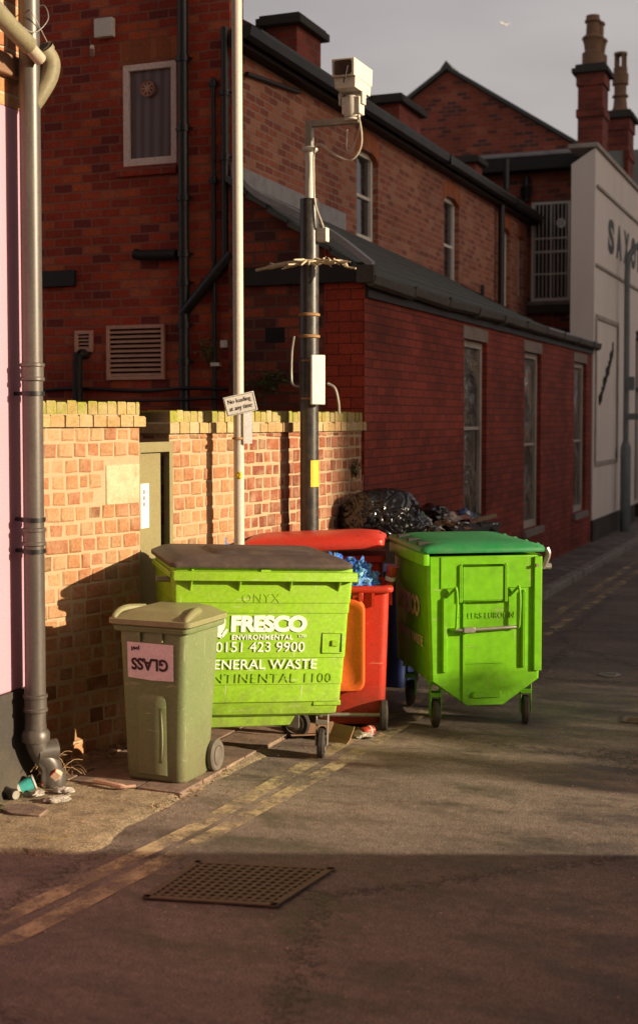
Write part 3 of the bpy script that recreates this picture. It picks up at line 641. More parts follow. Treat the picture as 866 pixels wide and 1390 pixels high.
def window(parent, axis, w, a, b, c, d, dep, nrm, fm, gm, bars=(), name='window', fw=.06, sill=None):
    def P(u, q, z): return (w-nrm*q, u, z) if axis == 'x' else (u, w-nrm*q, z)
    def bxx(mb, u0, u1, q0, q1, z0, z1):
        p, r_ = P(u0, q0, z0), P(u1, q1, z1); mb.box(min(p[0], r_[0]), max(p[0], r_[0]), min(p[1], r_[1]), max(p[1], r_[1]), z0, z1)
    m_ = MB(); q0, q1 = dep-.06, dep+.01
    bxx(m_, a, a+fw, q0, q1, c, d); bxx(m_, b-fw, b, q0, q1, c, d); bxx(m_, a+fw, b-fw, q0+.001, q1, c, c+fw*1.2); bxx(m_, a+fw, b-fw, q0+.001, q1, d-fw, d)
    for kind, v in bars:
        if kind == 'h': bxx(m_, a+fw, b-fw, q0+.01, q1-.01, v-.02, v+.02)
        else: bxx(m_, v-.015, v+.015, q0+.012, q1-.012, c+fw, d-fw)
    f = m_.build(name, fm, parent, bev=.004)
    m_ = MB(); bxx(m_, a+fw*.5, b-fw*.5, dep-.02, dep-.012, c+.02, d-.02); m_.build('pane', gm, f)
    if sill:
        m_ = MB(); bxx(m_, a-.05, b+.05, -.05, dep, c-sill, c-.001); m_.build('sill', 'stone', f, bev=.005)
    return f
for i, (a, b, c, d) in enumerate(SW):
    window(t, 'x', XM, a, b, c, d, .13, 1, 'white', 'glass', [('h', (c+d)/2)])
    o = MB(); k = 10; ring = []
    for j in range(k+1): u = a-.05+(b-a+.1)*j/k; ring.append((u, d-.11+.13*sin(pi*j/k)**.8))
    for j in range(k, -1, -1): u = a-.07+(b-a+.14)*j/k; ring.append((u, d+.13+.12*sin(pi*j/k)))
    o.prism(ring, XM-.12, XM+.004, 'x'); o.build('arch', 'arch', t, smooth=0)
f = window(t, 'y', YG, -6.59, -6.01, 4.60, 5.57, .055, -1, 'pinkwood', 'frost', name='window', fw=.06, sill=None)
o = MB(); o.lathe([(.077, YG-.005), (.077, YG+.008), (.06, YG+.008), (.06, YG-.005)], (-6.325, 0, 5.33), 24, 'y', cap=False); 
for k in range(4): o.prism([(-6.325+.06*cos(k*pi/4+j)*s, 5.33+.06*sin(k*pi/4+j)*s) for s, j in ((1, -.12), (1, .12), (-1, -.12), (-1, .12))], YG+.0, YG+.006, 'y')
o.lathe([(.02, YG-.008), (.02, YG+.008)], (-6.325, 0, 5.33), 12, 'y'); o.build('ventilator', 'louvre', f)
o = MB(); o.box(-6.66, -6.0, YG-.035, YG-.0015, 4.50, 4.585); o.build('brick_sill', 'gable', t, bev=.006)
o = MB(); o.box(-6.62, -5.99, YG-.003, YG+.05, 5.575, 5.80); o.build('window_head', 'arch', t, smooth=0)
o = MB(); o.box(-9.0, -7.13, YG-.05, YG-.001, 3.47, 3.63); o.build('lintel', 'fascia', t, bev=.006)
# louvred grilles
def louvre(x0, x1, z0, z1, ns_, lab):
    q = MB(); fw = .035; y0, y1 = YG-.035, YG-.001
    q.box(x0, x1, y0, y1, z0, z0+fw); q.box(x0, x1, y0, y1, z1-fw, z1); q.box(x0, x0+fw, y0+.0005, y1, z0+fw, z1-fw); q.box(x1-fw, x1, y0+.0005, y1, z0+fw, z1-fw)
    f_ = q.build('vent_grille', 'louvre', t, bev=.003); f_['label'] = lab
    q = MB(); h = (z1-z0-2*fw)/ns_
    for i in range(ns_):
        z = z0+fw+i*h; q.faces([(x0+fw, y0+.003, z+h*.18), (x1-fw, y0+.003, z+h*.18), (x1-fw, y1, z+h*.70), (x0+fw, y1, z+h*.70), (x0+fw, y0+.003, z+h*.06), (x1-fw, y0+.003, z+h*.06), (x1-fw, y1, z+h*.60), (x0+fw, y1, z+h*.60)], [(0, 1, 2, 3), (4, 7, 6, 5), (0, 4, 5, 1)])
    q.build('slats', 'louvre', f_)
    q = MB(); q.box(x0+.02, x1-.02, y1-.002, y1+.0005, z0+.02, z1-.02); q.build('backing', 'darkvoid', f_)
louvre(-6.78, -6.14, 2.54, 3.07, 10, 'wide terracotta louvred vent')
louvre(-7.14, -6.94, 2.82, 3.03, 4, 'small square terracotta vent')
o = MB(); o.box(-6.87, -6.67, YG-.07, YG-.001, 5.85, 6.03); o.build('junction_box', 'white', t, bev=.006)
o = MB(); o.tube([(-6.93, YG, 5.71), (-6.86, YG-.12, 5.75)], .022, 10); o.build('overflow_pipe', 'camwhite', t)
def pipe(pts, r, mat='black', name='pipe', collars=(), n=14):
    q = MB(); q.tube(pts, r, n)
    for z in collars: q.lathe([(r+.002, z-.03), (r+.012, z-.028), (r+.012, z+.03), (r+.002, z+.033)], (pts[0][0], pts[0][1], 0), n=n); q.box(pts[0][0]-r-.04, pts[0][0]+r+.04, pts[0][1]+r*.3, pts[0][1]+r*.6, z-.012, z+.012)
    return q.build(name, mat, t)
pipe([(-5.90, YG-.075, 0), (-5.90, YG-.075, 7.2)], .05, collars=(6.2, 5.55, 4.25, 3.72, 3.45, 3.05, 2.7, 4.9), name='soil_pipe')
pipe([(-5.60, YG-.04, 1.5), (-5.60, YG-.04, 5.35)], .022, collars=(5.3, 4.4, 3.5), name='waste_pipe')
pipe([(-5.47, YG-.06, 3.62), (-5.47, YG-.06, 5.80)], .035, collars=(5.2, 4.6), name='rain_pipe')
pipe([(-5.40, YG-.07, 3.70), (-5.52, YG-.07, 3.58), (-5.92, YG-.075, 3.15)], .052, name='branch_pipe')
pipe([(-6.43, YG-.07, 3.75), (-6.36, YG-.075, 3.73), (-5.98, YG-.075, 3.72)], .052, 'fascia', name='lagged_pipe')
pipe(bez([(-7.02, YG-.0, 2.80), (-7.05, YG-.07, 2.79), (-7.07, YG-.09, 2.70), (-7.07, YG-.09, 1.8)], 5), .05, 'fascia', name='vent_pipe')
pipe(bez([(-9.5, YG-.03, 2.44), (-8, YG-.03, 2.42), (-7.2, YG-.03, 2.46), (-6.4, YG-.03, 2.43), (-5.9, YG-.13, 2.45), (-5.45, YG-.05, 2.44)], 6), .017, 'black', name='cable', n=8)
pipe(bez([(-9.5, YG-.03, 2.34), (-7, YG-.03, 2.33), (-5.9, YG-.13, 2.34), (-5.45, YG-.05, 2.36)], 6), .012, 'black', name='cable', n=8)
o = MB(); o.box(-5.53, -5.45, YG-.06, YG-.001, 2.83, 2.90); o.build('small_box', 'white', t, bev=.004)
o = MB(); o.box(-5.62, -5.54, YG-.09, YG-.001, 2.655, 2.69); o.build('bracket', 'camwhite', t, bev=.004)
pipe([(XM+.03, 11.6, 5.44), (XM+.03, 12.9, 5.56)], .022, name='overflow_pipe')
pipe([(XM+.10, 21.2, 3.6), (XM+.10, 21.2, 5.85)], .055, name='rain_pipe'); pipe([(XM+.12, 21.42, 5.9), (XM+.12, 21.42, 6.40)], .05, name='vent_pipe')
pipe([(XM+.06, 20.2, 3.95), (XM+.06, 20.2, 4.25)], .03, name='vent_pipe'); 
# chimneys of the house: stack, slab, stepped flashing
for x1, y0, y1, zt in ((-5.58, 13.28, 13.97, 6.50), (-5.58, 16.74, 17.67, 6.43), (-5.58, 20.55, 20.95, 6.33)):
    c = thing('chimney_stack', {13.28: 'squat brick chimney with slab top nearest the camera on the brick house', 16.74: 'squat brick chimney with slab top in the middle of the brick house eaves', 20.55: 'smallest farthest squat brick chimney on the brick house eaves'}[y0], 'chimney', (x1, y0, 5.8), group='squat chimneys along the eaves')
    o = MB(); o.box(-.36, 0, 0, y1-y0, 0, zt-5.8-.12); o.build('stack', 'chim', c, smooth=0)
    o = MB(); o.box(-.45, .08, -.09, y1-y0+.08, zt-5.92, zt-5.8-.035); o.box(-.42, .05, -.06, y1-y0+.05, zt-5.835, zt-5.8); o.build('slab', 'soot', c, bev=.01)
    o = MB()
    for k in range(3): o.box(-.12-.11*k, -.01-.11*k, -.006, .004, .02+.08*k, .20+.08*k)
    o.build('flashing', 'lead', c)

# ================================================================ RED SINGLE STOREY EXTENSION
XE, YE = -4.07, 11.25
t = thing('brick_extension', 'single storey red brick extension with tall windows along the alley', 'building', (0, 0, 0))
o = MB(); o.faces([(-4.46, YE, 0), (XE, YE, 0), (XE, YE, 3.48), (-4.46, YE, 3.75)], [(0, 1, 2, 3)]); o.build('painted_end_wall', 'ext', t, smooth=0)
o = MB(); o.faces([(XM, YE, 0), (-4.46, YE, 0), (-4.46, YE, 3.75), (XM, YE, 4.40)], [(0, 1, 2, 3)]); o.build('end_wall', 'endold', t, smooth=0)
EW = [(14.55, 15.55, .90, 3.07), (17.53, 18.55, .66, 3.07), (20.94, 21.98, .66, 3.07)]
o = MB(); wall_holes(o, 'x', XE, YE, 22.47, 0, 3.40, EW, .12, 1)
o.build('side_wall', 'ext2', t, smooth=0)
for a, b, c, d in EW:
    window(t, 'x', XE, a, b, c, d, .12, 1, 'trim', 'tanpane', [('h', c+1.15)], fw=.08, sill=.10)
    o = MB(); o.box(XE-.10, XE+.006, a-.04, b+.04, d+.001, d+.15); o.build('lintel', 'stone', t, bev=.004)
o = MB(); o.prism([(XM, 3.40), (-4.09, 3.40), (XE+.001, 3.25), (XE+.03, 3.25), (XE+.03, 3.43), (XM, 3.6)], YE+.01, 22.44, 'y'); o.build('eaves_board', 'fascia', t)
o = MB(); o.box(-5.25, XE+.05, YE-.05, YE-.002, 3.385, 3.56); o.build('fascia_beam', 'fascia', t, bev=.006)
# pitched part then a flatter part
def slope(y0, y1, za, zb, ze, nm, mt):
    q = MB(); nn = 14
    for i in range(nn):
        ya, yb = y0+(y1-y0)*i/nn, y0+(y1-y0)*(i+1)/nn; z_a = za+(zb-za)*i/nn; z_b = za+(zb-za)*(i+1)/nn
        for j in range(7):
            ta, tb = j/7, (j+1)/7; sag = .0
            def pt(y, zt, tt, up): return (XM+(XE+.10-XM)*tt, y, zt+(ze-zt)*tt**.93+up)
            q.faces([pt(ya, z_a, ta, .0), pt(yb-.006, z_b, ta, .0), pt(yb-.006, z_b, tb+.01, .014), pt(ya, z_a, tb+.01, .014), pt(yb-.006, z_b, tb+.01, -.03), pt(ya, z_a, tb+.01, -.03), pt(ya, z_a, ta, -.06), pt(yb-.006, z_b, ta, -.06)],
                    [(0, 1, 2, 3), (3, 2, 4, 5), (0, 3, 5, 6), (1, 7, 4, 2), (6, 5, 4, 7)])
    return q.build(nm, mt, t, smooth=0)
slope(YE-.06, 18.4, 4.42, 4.20, 3.44, 'slate_roof', 'slate')
o = MB(); o.faces([(XM, 18.35, 4.20), (XE+.10, 18.35, 3.44), (XM, 20.4, 3.86), (XE+.1, 18.4, 3.40)], [(0, 1, 2), (1, 3, 2)]); o.build('hip_slope', 'slate', t)
slope(18.3, 22.47, 3.80, 3.70, 3.44, 'flat_roof', 'lead')
o = MB(); pv = bez([(-5.30, YE-.035, 4.42), (-5.12, YE-.035, 4.23), (-4.68, YE-.035, 4.0), (-4.30, YE-.035, 3.77), (-3.98, YE-.035, 3.52)], 5)
rings = [[(p.x, p.y-.03, p.z-.03), (p.x, p.y+.05, p.z-.03), (p.x, p.y+.05, p.z+.045), (p.x, p.y-.03, p.z+.035)] for p in pv]; o.ring_loft(rings); o.build('verge_flashing', 'lead', t)
o = MB(); pv = bez([(-5.30, 0, 4.46), (-5.0, 0, 4.26), (-4.86, 0, 4.16)], 5); o.ring_loft([[(XM+.004, 11.3, 4.4), (XM+.004, 11.3, 4.55), (XM+.02, 11.3, 4.55), (XM+.02, 11.3, 4.4)], [(XM+.004, 14.3, 4.28), (XM+.004, 14.3, 4.50), (XM+.02, 14.3, 4.50), (XM+.02, 14.3, 4.28)]]); o.build('abutment_flashing', 'lead', t)
o = MB(); rg = random.Random(2); y = YE-.08
while y < 22.5:
    y2 = min(y+1.2, 22.55); dz = rg.uniform(-.012, .012)
    prof = [(XE+.03, 3.41), (XE+.04, 3.35), (XE+.075, 3.325), (XE+.12, 3.35), (XE+.135, 3.42), (XE+.125, 3.425), (XE+.10, 3.37), (XE+.06, 3.36)]
    o.ring_loft([[(a, y, b+dz) for a, b in prof], [(a, y2+.03, b-dz) for a, b in prof]])
    o.ring_loft([[(XE+.022, yy, 3.425+dz), (XE+.03, yy, 3.335+dz), (XE+.08, yy, 3.31+dz), (XE+.13, yy, 3.34+dz), (XE+.145, yy, 3.43+dz)] for yy in (y2-.03, y2+.03)]); y = y2
o.build('gutter', 'gutter', t)
o = MB(); o.box(-4.12, -3.95, YE-.09, YE+.02, 3.37, 3.53); o.build('gutter_end', 'gutter', t, bev=.008)
o = MB(); q0 = -5.03
for i in range(2):
    for j in range(3): o.box(q0+j*.062, q0+j*.062+.045, YE-.006, YE-.001, 2.88+i*.06, 2.915+i*.06)
o.box(-5.045, -4.85, YE-.003, YE-.0005, 2.86, 3.0); o.build('air_brick', ['darkvoid'], t)

# ================================================================ REAR RIGHT: cream walled building
XW = -4.05
t = thing('cream_building', 'cream rendered building with faded painted sign lettering at the far right', 'building', (XW, 22.5, 0))
o = MB(); wall_holes(o, 'x', 0, 0, 14, .45, 6.70, [(4.65, 6.2, .45, 3.95)], .25, 1)
o.faces([(0, 0, .45), (-.40, 0, .45), (-.40, 0, 6.45), (0, 0, 6.70)], [(0, 1, 2, 3)]); o.faces([(0, 0, 6.7), (0, 14, 6.7), (-.40, 14, 6.7), (-.40, 0, 6.45)], [(0, 1, 2, 3)])
o.faces([(-.4, 0, .45), (-.4, 14, .45), (-.4, 14, 6.7), (-.4, 0, 6.45)], [(0, 1, 2, 3)]); o.build('side_wall', 'render', t, smooth=0)
o = MB(); o.box(-.4, .02, -.012, 4.64, 0, .45); o.box(-.4, .02, 6.21, 14, 0, .45); o.build('plinth', 'plinth', t)
o = MB(); o.box(-.45, .05, -.05, 14.05, 6.705, 6.78); o.build('coping', 'trim', t, bev=.008)
o = MB()
def beam(z, y0=.12, y1=13.8, h=.05): o.box(.001, .035, y0, y1, z, z+h)
beam(6.06); beam(4.74, .1); 
o.build('string_moulding', 'trim', t, bev=.006)
o = MB(); o.box(.001, .03, .15, 2.42, 3.86, 3.94); o.box(.001, .03, .15, 2.42, 1.36, 1.44); o.box(.001, .029, .12, .2, 1.44, 3.86); o.box(.001, .029, 2.36, 2.44, 1.44, 3.86); o.build('panel_moulding', 'trim', t, bev=.006)
rz90 = Matrix.Rotation(pi/2, 3, 'Z')
for i, ch in enumerate("SAXON"):
    l = text(ch, .62, .62, (.004, 1.62+i*.86, 5.42), 'letters', t, 'sign_letter', rz90, off=.05, ext=.003)
o = MB(); ps = []
for k in range(60):
    u = k/59; ps.append((.006, .5+1.45*u+.05*cos(k*1.15), 2.42+1.05*u+.11*sin(k*1.15)*(1.2 if k % 9 < 3 else .7)))
o.tube(bez(ps, 3), [.008+.012*abs(sin(i*.21)) for i in range(len(ps)*3-2)], 6); o.build('script_lettering', 'letters', t)
o = MB(); o.box(-.24, -.2, 4.66, 6.19, .46, 3.94); dr = o.build('shopfront', 'darkvoid', t)
o = MB(); o.box(-.2, -.12, 4.66, 4.76, .46, 3.94); o.box(-.2, -.12, 4.76, 6.19, 3.84, 3.94); o.box(-.2, -.12, 4.76, 6.19, 2.75, 2.83); o.build('shopfront_frame', 'fascia', dr)
o = MB(); o.box(-.195, -.19, 4.76, 6.19, .5, 3.84); o.build('pane', 'glass', dr)

# rear wall with barred window
t = thing('rear_building', 'brick rear building with white barred window facing the alley', 'building', (0, 0, 0))
YR = 23.6
o = MB(); wall_holes(o, 'y', YR, -9.7, -4.3, 0, 6.6, [(-5.38, -4.68, 4.27, 6.04)], .12, -1); o.box(-9.7, -4.46, YR+.3, 31, 0, 6.55); o.build('rear_wall', 'rear', t, smooth=0)
o = MB(); o.box(-9.7, -4.1, YR-.35, YR-.002, 6.55, 6.78); o.build('eaves', 'fascia', t, bev=.01)
o = MB(); o.prism([(YR-.36, 6.785), (31, 8.3), (31, 6.785)], -9.7, -4.55, 'x'); o.build('roof', 'slate', t)
o = MB(); o.box(-9.7, -4.2, YR-.37, YR+.2, 6.782, 6.86); o.build('lead_roll', 'lead', t, bev=.02)
f = window(t, 'y', YR, -5.38, -4.68, 4.27, 6.04, .08, -1, 'white', 'glass', [('h', 5.15), ('v', -5.03)], fw=.05, sill=.16)
o = MB()
for k in range(9):
    x = -5.30+k*.068; o.tube([(x, YR-.01, 4.32), (x, YR-.01, 5.99)], .008, 8)
for z in (4.75, 5.38): o.box(-5.33, -4.73, YR-.02, YR-.002, z-.012, z+.012)
o.build('security_bars', 'white', f)
o = MB(); o.lathe([(.08, YR-.02), (.08, YR+.03)], (-4.84, 0, 5.64), 24, 'y'); e = o.build('extractor_vent', 'white', f)
o = MB()
for k in range(5): o.box(-4.84-.05, -4.84+.05, YR-.023, YR-.019, 5.60+k*.02, 5.605+k*.02)
o.build('vent_slots', 'darkvoid', e)
o = MB(); o.box(-5.48, -4.55, YR-.12, YR-.001, 4.04, 4.20); o.build('stone_cill', 'soot', t, bev=.01)
o = MB(); o.tube([(-5.45, YR-.08, 6.05), (-5.45, YR-.08, 6.5)], .06, 12); o.lathe([(.09, 6.1), (.11, 6.3)], (-5.45, YR-.1, 0), 4); o.build('hopper', 'black', t)
# far gable beyond
t = thing('gable_house', 'far brick gable end rising against the grey sky', 'house', (0, 31, 0))
o = MB(); o.prism([(-13.6, 0), (-4.9, 0), (-4.9, 7.75), (-9.12, 10.5), (-13.6, 7.5)], 0, 9, 'y'); o.build('gable_wall', 'rear', t, smooth=0)
o = MB(); o.prism([(-13.8, 7.42), (-9.12, 10.52), (-4.75, 7.68), (-4.75, 7.78), (-9.12, 10.62), (-13.8, 7.52)], -.12, 9.2, 'y'); o.prism([(-9.27, 10.53), (-9.12, 10.72), (-8.97, 10.53)], -.13, 9.2, 'y'); o.build('roof', 'slate', t)
# tall chimneys
def stack(x0, x1, y0, y1, zb, zt, pots, lab, open_pot=False):
    c = thing('tall_chimney', lab, 'chimney', (x0, y0, zb)); w, d, h = x1-x0, y1-y0, zt-zb
    o = MB(); o.box(0, w, 0, d, 0, h-.35); o.box(-.03, w+.03, -.03, d+.03, h-.95, h-.80); o.box(-.03, w+.03, -.03, d+.03, h-.35, h-.12); o.build('brick_stack', 'chim', c, smooth=0)
    o = MB(); o.box(-.11, w+.11, -.11, d+.11, h-.12, h-.02); o.box(-.05, w+.05, -.05, d+.05, h-.02, h+.06); o.build('cap', 'soot', c, bev=.02)
    for (px_, py_, hh, kind) in pots:
        o = MB()
        if kind == 'roll': o.lathe([(.20, h+.06), (.20, h+.30), (.15, h+.34), (.17, h+.48), (.19, h+.56), (.21, h+.58), (.19, h+.62), (.13, h+.66), (.12, h+.88), (.155, h+.90), (.155, h+.93), (.13, h+.96), (.13, h+hh)], (px_, py_, 0), 20)
        else:
            o.lathe([(.20, h+.06), (.15, h+.16), (.13, h+.36), (.17, h+.38), (.17, h+.41), (.13, h+.44), (.13, h+.62), (.17, h+.64), (.17, h+.86), (.145, h+.88), (.145, h+1.0)], (px_, py_, 0), 20)
            for a in range(4): o.lathe([(.03, h+1.0), (.03, h+1.26)], (px_+.11*cos(a*pi/2+.6), py_+.11*sin(a*pi/2+.6), 0), 8)
            o.lathe([(.14, h+1.26), (.14, h+1.31)], (px_, py_, 0), 20)
        o.build('chimney_pot', 'pot', c)
stack(-5.03, -4.55, 26, 26.6, 5.5, 8.96, [(.24, .2, 1.02, 'roll'), (.28, .45, .75, 'roll')], 'tall red brick chimney with rounded clay pot, left of the two above the cream wall')
stack(-4.90, -4.46, 28.6, 29.3, 5.5, 8.62, [(.22, .25, 1.3, 'open')], 'tall dark brick chimney with slotted louvre pot, right of the two above the cream wall')

# ================================================================ UNSEEN BLOCKERS RIGHT OF THE ALLEY (added to shape the light)
t = thing('shading_block', 'unseen long pale brick block added well across the alley to shade the far buildings', 'building', (38, 13.5, 0))  # unseen block, added and sized to keep sun off the far buildings
o = MB(); o.box(0, 12, .0, 60, 0, 20.5); o.build('wall', 'oppo', t, smooth=0)
o = MB(); o.prism([(-.3, 20.5), (12.3, 20.5), (6, 24)], -.2, 60.2, 'y'); o.build('roof', 'slate', t)
for k in range(7):
    o = MB(); o.box(-.03, .02, 3+k*7, 5+k*7, 1.2, 3.6); f = o.build('window', 'white', t); o = MB(); o.box(-.04, -.032, 3.1+k*7, 4.9+k*7, 1.3, 3.5); o.build('pane', 'glass', f)
t = thing('ground_shading_wall', 'unseen long low brick wall added along the other side of the alley to darken the ground', 'wall', (3.1, 11.4, 0))  # added to cut the sky light that reaches the far ground
o = MB(); o.box(0, .3, 0, 48, 0, 2.5); o.build('brickwork', 'oppo', t, smooth=0); o = MB(); o.box(-.04, .34, -.04, 48, 2.5, 2.6); o.build('coping', 'stone', t)
t = thing('shadow_edge_wall', 'unseen brick wall added across the alley, its sloping top shaped to cast the foreground shadow edge', 'wall', (2.7, 0, 0))  # added wall, unseen; its slope is cut to throw the near shadow edge
TN = math.tan(SUN_EL); rk = [(7.25, .30), (6.72, (2.7+.94)*TN), (5.72, (2.7+3.96)*TN), (2.5, 4.1)]
o = MB(); o.prism([(1.2, 0), (7.25, 0)]+rk+[(1.2, 4.1)], 0, .3, 'x'); o.build('brickwork', 'oppo', t, smooth=0)
o = MB(); o.prism([(a+.02, b+.03) for a, b in rk]+[(a-.005, b+.001) for a, b in rk[::-1]], -.03, .33, 'x'); o.build('coping', 'stone', t)
t = thing('shading_house', 'unseen tall brick house added behind the camera to shade the foreground', 'house', (2.7, 1.15, 0))  # unseen house, put in to darken the near road
o = MB(); o.box(0, 7, -12, 0, 0, 9.5); o.build('wall', 'oppo', t, smooth=0); o = MB(); o.prism([(-.3, 9.5), (7.3, 9.5), (3.5, 12)], -12.2, .2, 'y'); o.build('roof', 'slate', t)
t = thing('shadetree', 'bushy tree added unseen across the alley to dapple the road', 'shadetree', (14, 10.3, 0)); r_ = random.Random(9)  # added blocker; crown height is set to shade the road behind the bins
o = MB(); o.tube(bez([(0, 0, 0), (.05, .05, 1.2), (-.05, .2, 2.6), (.1, .3, 4.4)], 5), [.16-.006*i for i in range(16)], 10)
for k in range(26):
    a = r_.uniform(0, 6.28); z0 = r_.uniform(1.2, 3.6); q = Vector((0, .15, z0)); p = [q, q+Vector((cos(a)*.6, sin(a)*.6, .3)), q+Vector((cos(a)*1.2, sin(a)*1.2, .75))]; o.tube(p, [.05, .03, .01], 6)
o.build('trunk', 'board', t)
o = MB()
for k in range(5200):
    yy = r_.uniform(-2.0, 1.9); top = 3.95+.3*(yy+2.0); top += .2*sin(yy*7)+.12*sin(yy*17)
    zz = 1.6+(top-1.6)*(1-r_.random()**1.6*.98); x = r_.gauss(0, .8); q = r_.uniform(.05, .11)
    e = Matrix.Translation((x, yy, zz+r_.gauss(0, .10))) @ Matrix.Rotation(r_.uniform(0, 6), 4, 'Z') @ Matrix.Rotation(r_.uniform(-1.5, 1.5), 4, 'X')
    o.faces([e @ Vector(v) for v in ((-q, 0, 0), (0, -q*.6, 0), (q, 0, 0), (0, q*.6, 0))], [(0, 1, 2, 3)])
o.build('crown', 'leaf', t, smooth=0)

# ================================================================ POLES
t = thing('lamp_column', 'slim cream painted metal column carrying the no loading sign', 'pole', (-4.1, 8.68, 0), rot=(0, rad(-.12), 0))
o = MB(); o.tube([(0, 0, 0), (0, 0, 5.6), (0, 0, 6.8)], [.038, .037, .032], 18); o.build('shaft', 'whitepole', t)
o = MB(); o.lathe([(.06, 0), (.06, .8), (.04, .88)], n=18); o.build('base_sleeve', 'whitepole', t)
o = MB(); o.box(-.05, .45, -.08, .08, 6.75, 6.88); o.build('lantern', 'lamp_grey', t, bev=.03)
o = MB(); o.ring_loft([[(.0405*cos(a), .0405*sin(a), 1.725), (.0405*cos(a), .0405*sin(a), 1.775)] for a in [-1.7+.17*i for i in range(8)]], cap=False, closed=False); yt = o.build('number_sticker', 'yellowtag', t); yt['label'] = 'small yellow number sticker'
text('2', .025, .045, (.018, -.0415, 1.75), 'ink', yt, 'printed_figure')
# sign
sg = thing('parking_sign', 'small tilted white plate reading No loading at any time on the cream column', 'sign', (-4.07, 8.635, 2.265), rot=(0, rad(-13), rad(25)))
o = MB(); o.prism([(x, z) for x, z in [(-.112, -.07), (.112, -.07), (.112, .07), (-.112, .07)]], -.003, .003, 'y'); o.build('plate', 'white', sg, bev=.002)
o = MB(); b = .004
for x0, x1, z0, z1 in ((-.106, .106, .061, .064), (-.106, .106, -.064, -.061), (-.106, -.103, -.061, .061), (.103, .106, -.061, .061)): o.box(x0, x1, -.0042, -.0032, z0, z1)
o.build('border', 'ink', sg)
text('No loading', .165, .042, (0, -.0045, .024), 'ink', sg, ext=.0008, off=-.012); text('at any time', .165, .042, (0, -.0045, -.028), 'ink', sg, ext=.0008, off=-.012)
o = MB(); o.box(-.02, .02, .003, .03, -.02, .02); o.build('clip', 'steel', sg)
sg = thing('tag_plate', 'narrow white strip plate fixed to the cream column below the parking sign', 'sign', (-4.045, 8.66, 1.98), 25)
o = MB(); o.box(-.004, .052, -.002, .002, -.0, .235); o.build('plate', 'paper', sg); o = MB(); o.lathe([(.042, .03), (.042, .045)], (-.052, .02, 0), 16); o.build('band', 'rust', sg)

t = thing('camera_post', 'thick black post with rusty straps carrying the security camera', 'post', (-4.0, 9.77, 0))
o = MB(); o.tube([(0, 0, 0), (0, 0, 3.89)], .074, 24); o.build('shaft', 'post', t)
o = MB(); o.tube([(0.005, 0, 3.88), (0.005, 0, 4.30)], .036, 16); o.lathe([(.036, 4.25), (.062, 4.27), (.062, 4.285), (.036, 4.30)], (.005, 0, 0), n=16); o.build('upper_tube', 'camwhite', t)
for z in (2.98, 2.81): o = MB(); o.lathe([(.076, z-.014), (.085, z-.008), (.085, z+.008), (.076, z+.014)], n=24); o.build('strap', 'rust', t)
for z in (2.62, 2.32): o = MB(); o.lathe([(.0755, z-.007), (.079, z-.005), (.079, z+.005), (.0755, z+.007)], n=24); o.build('band', 'rust', t)
o = MB(); o.box(-.025, .03, -.027, .027, 4.28, 4.50); o.box(.03, .42, -.025, .025, 4.45, 4.50); o.build('bracket_arm', 'steel', t, bev=.004)
o = MB(); cm = Matrix.Translation((.085, -.075, 0)) @ Matrix.Rotation(rad(-42), 4, 'Z'); o.box(0, .03, -.05, .07, 2.27, 2.66, cm); bx_ = o.build('white_cabinet', 'white', t, bev=.008)
o = MB(); o.box(-.06, .07, -.065, .03, 2.285, 2.645); o.build('back_plate', 'post', t, bev=.004)
o = MB(); o.box(.07, .155, -.03, .04, 3.55, 3.66); o.build('small_box', 'camwhite', t, bev=.006)
M['spike'] = plain('peeling_spike_ring', (.55, .45, .3), .6, .2, dirt=.4, dirtc=(.2, .12, .06), scale=30)
o = MB(); o.lathe([(.075, 3.37), (.10, 3.385), (.10, 3.40), (.075, 3.41)], n=24); rs = random.Random(4)
for k in range(9):
    a = -2.6+k*.28; o.tube([(.08*cos(a), .08*sin(a), 3.39+rs.uniform(-.02, .02)), (.22*cos(a), .22*sin(a), 3.36+rs.uniform(-.03, .05))], [.012, .006], 7)
o.tube(bez([(-.07, -.02, 3.40), (-.2, -.04, 3.385), (-.32, -.05, 3.365), (-.44, -.05, 3.345)], 4), [.02]*9+[.012]*4, 7)
o.tube(bez([(.07, -.03, 3.41), (.18, -.05, 3.38), (.28, -.04, 3.385), (.34, -.04, 3.34), (.41, -.05, 3.325)], 4), [.018]*12+[.008]*5, 7)
for k in range(16):
    x = rs.uniform(.10, .33)*(1 if k % 4 else -1); o.tube([(x, -.04, 3.385), (x+rs.uniform(-.05, .09), -.05+rs.uniform(-.05, .02), 3.385+rs.uniform(-.05, .05))], [.011, .003], 6)
o.build('spike_ring', 'spike', t)
o = MB(); o.lathe([(.0745, 1.62), (.0752, 1.62), (.0752, 1.83), (.0745, 1.83)], n=24)
bmesh.ops.delete(o.bm, geom=[f for f in o.bm.faces if f.calc_center_median().x < .035 or f.calc_center_median().y > .04], context='FACES'); o.build('yellow_sticker', 'yellowtag', t)
o = MB()
o.tube(bez([(.40, -.03, 4.60), (.45, -.04, 4.38), (.44, -.04, 4.24), (.36, -.05, 4.16), (.22, -.05, 4.22), (.12, -.04, 4.30), (.06, -.04, 4.27), (.055, -.04, 4.05), (.07, -.05, 3.85), (.12, -.04, 3.70), (.13, -.03, 3.66)], 8), .008, 8)
o.tube(bez([(.41, .03, 4.50), (.43, -.03, 4.40), (.38, -.04, 4.25), (.33, -.04, 4.25), (.33, -.03, 4.40)], 8), .006, 8); o.build('cable', 'cable', t)
o = MB(); o.tube(bez([(-.215, .2, 2.83), (-.235, .2, 2.70), (-.24, .2, 2.52), (-.22, .18, 2.44), (-.15, .12, 2.42), (-.07, .02, 2.42)], 7), .009, 8); o.build('conduit', 'steel', t); o = MB()
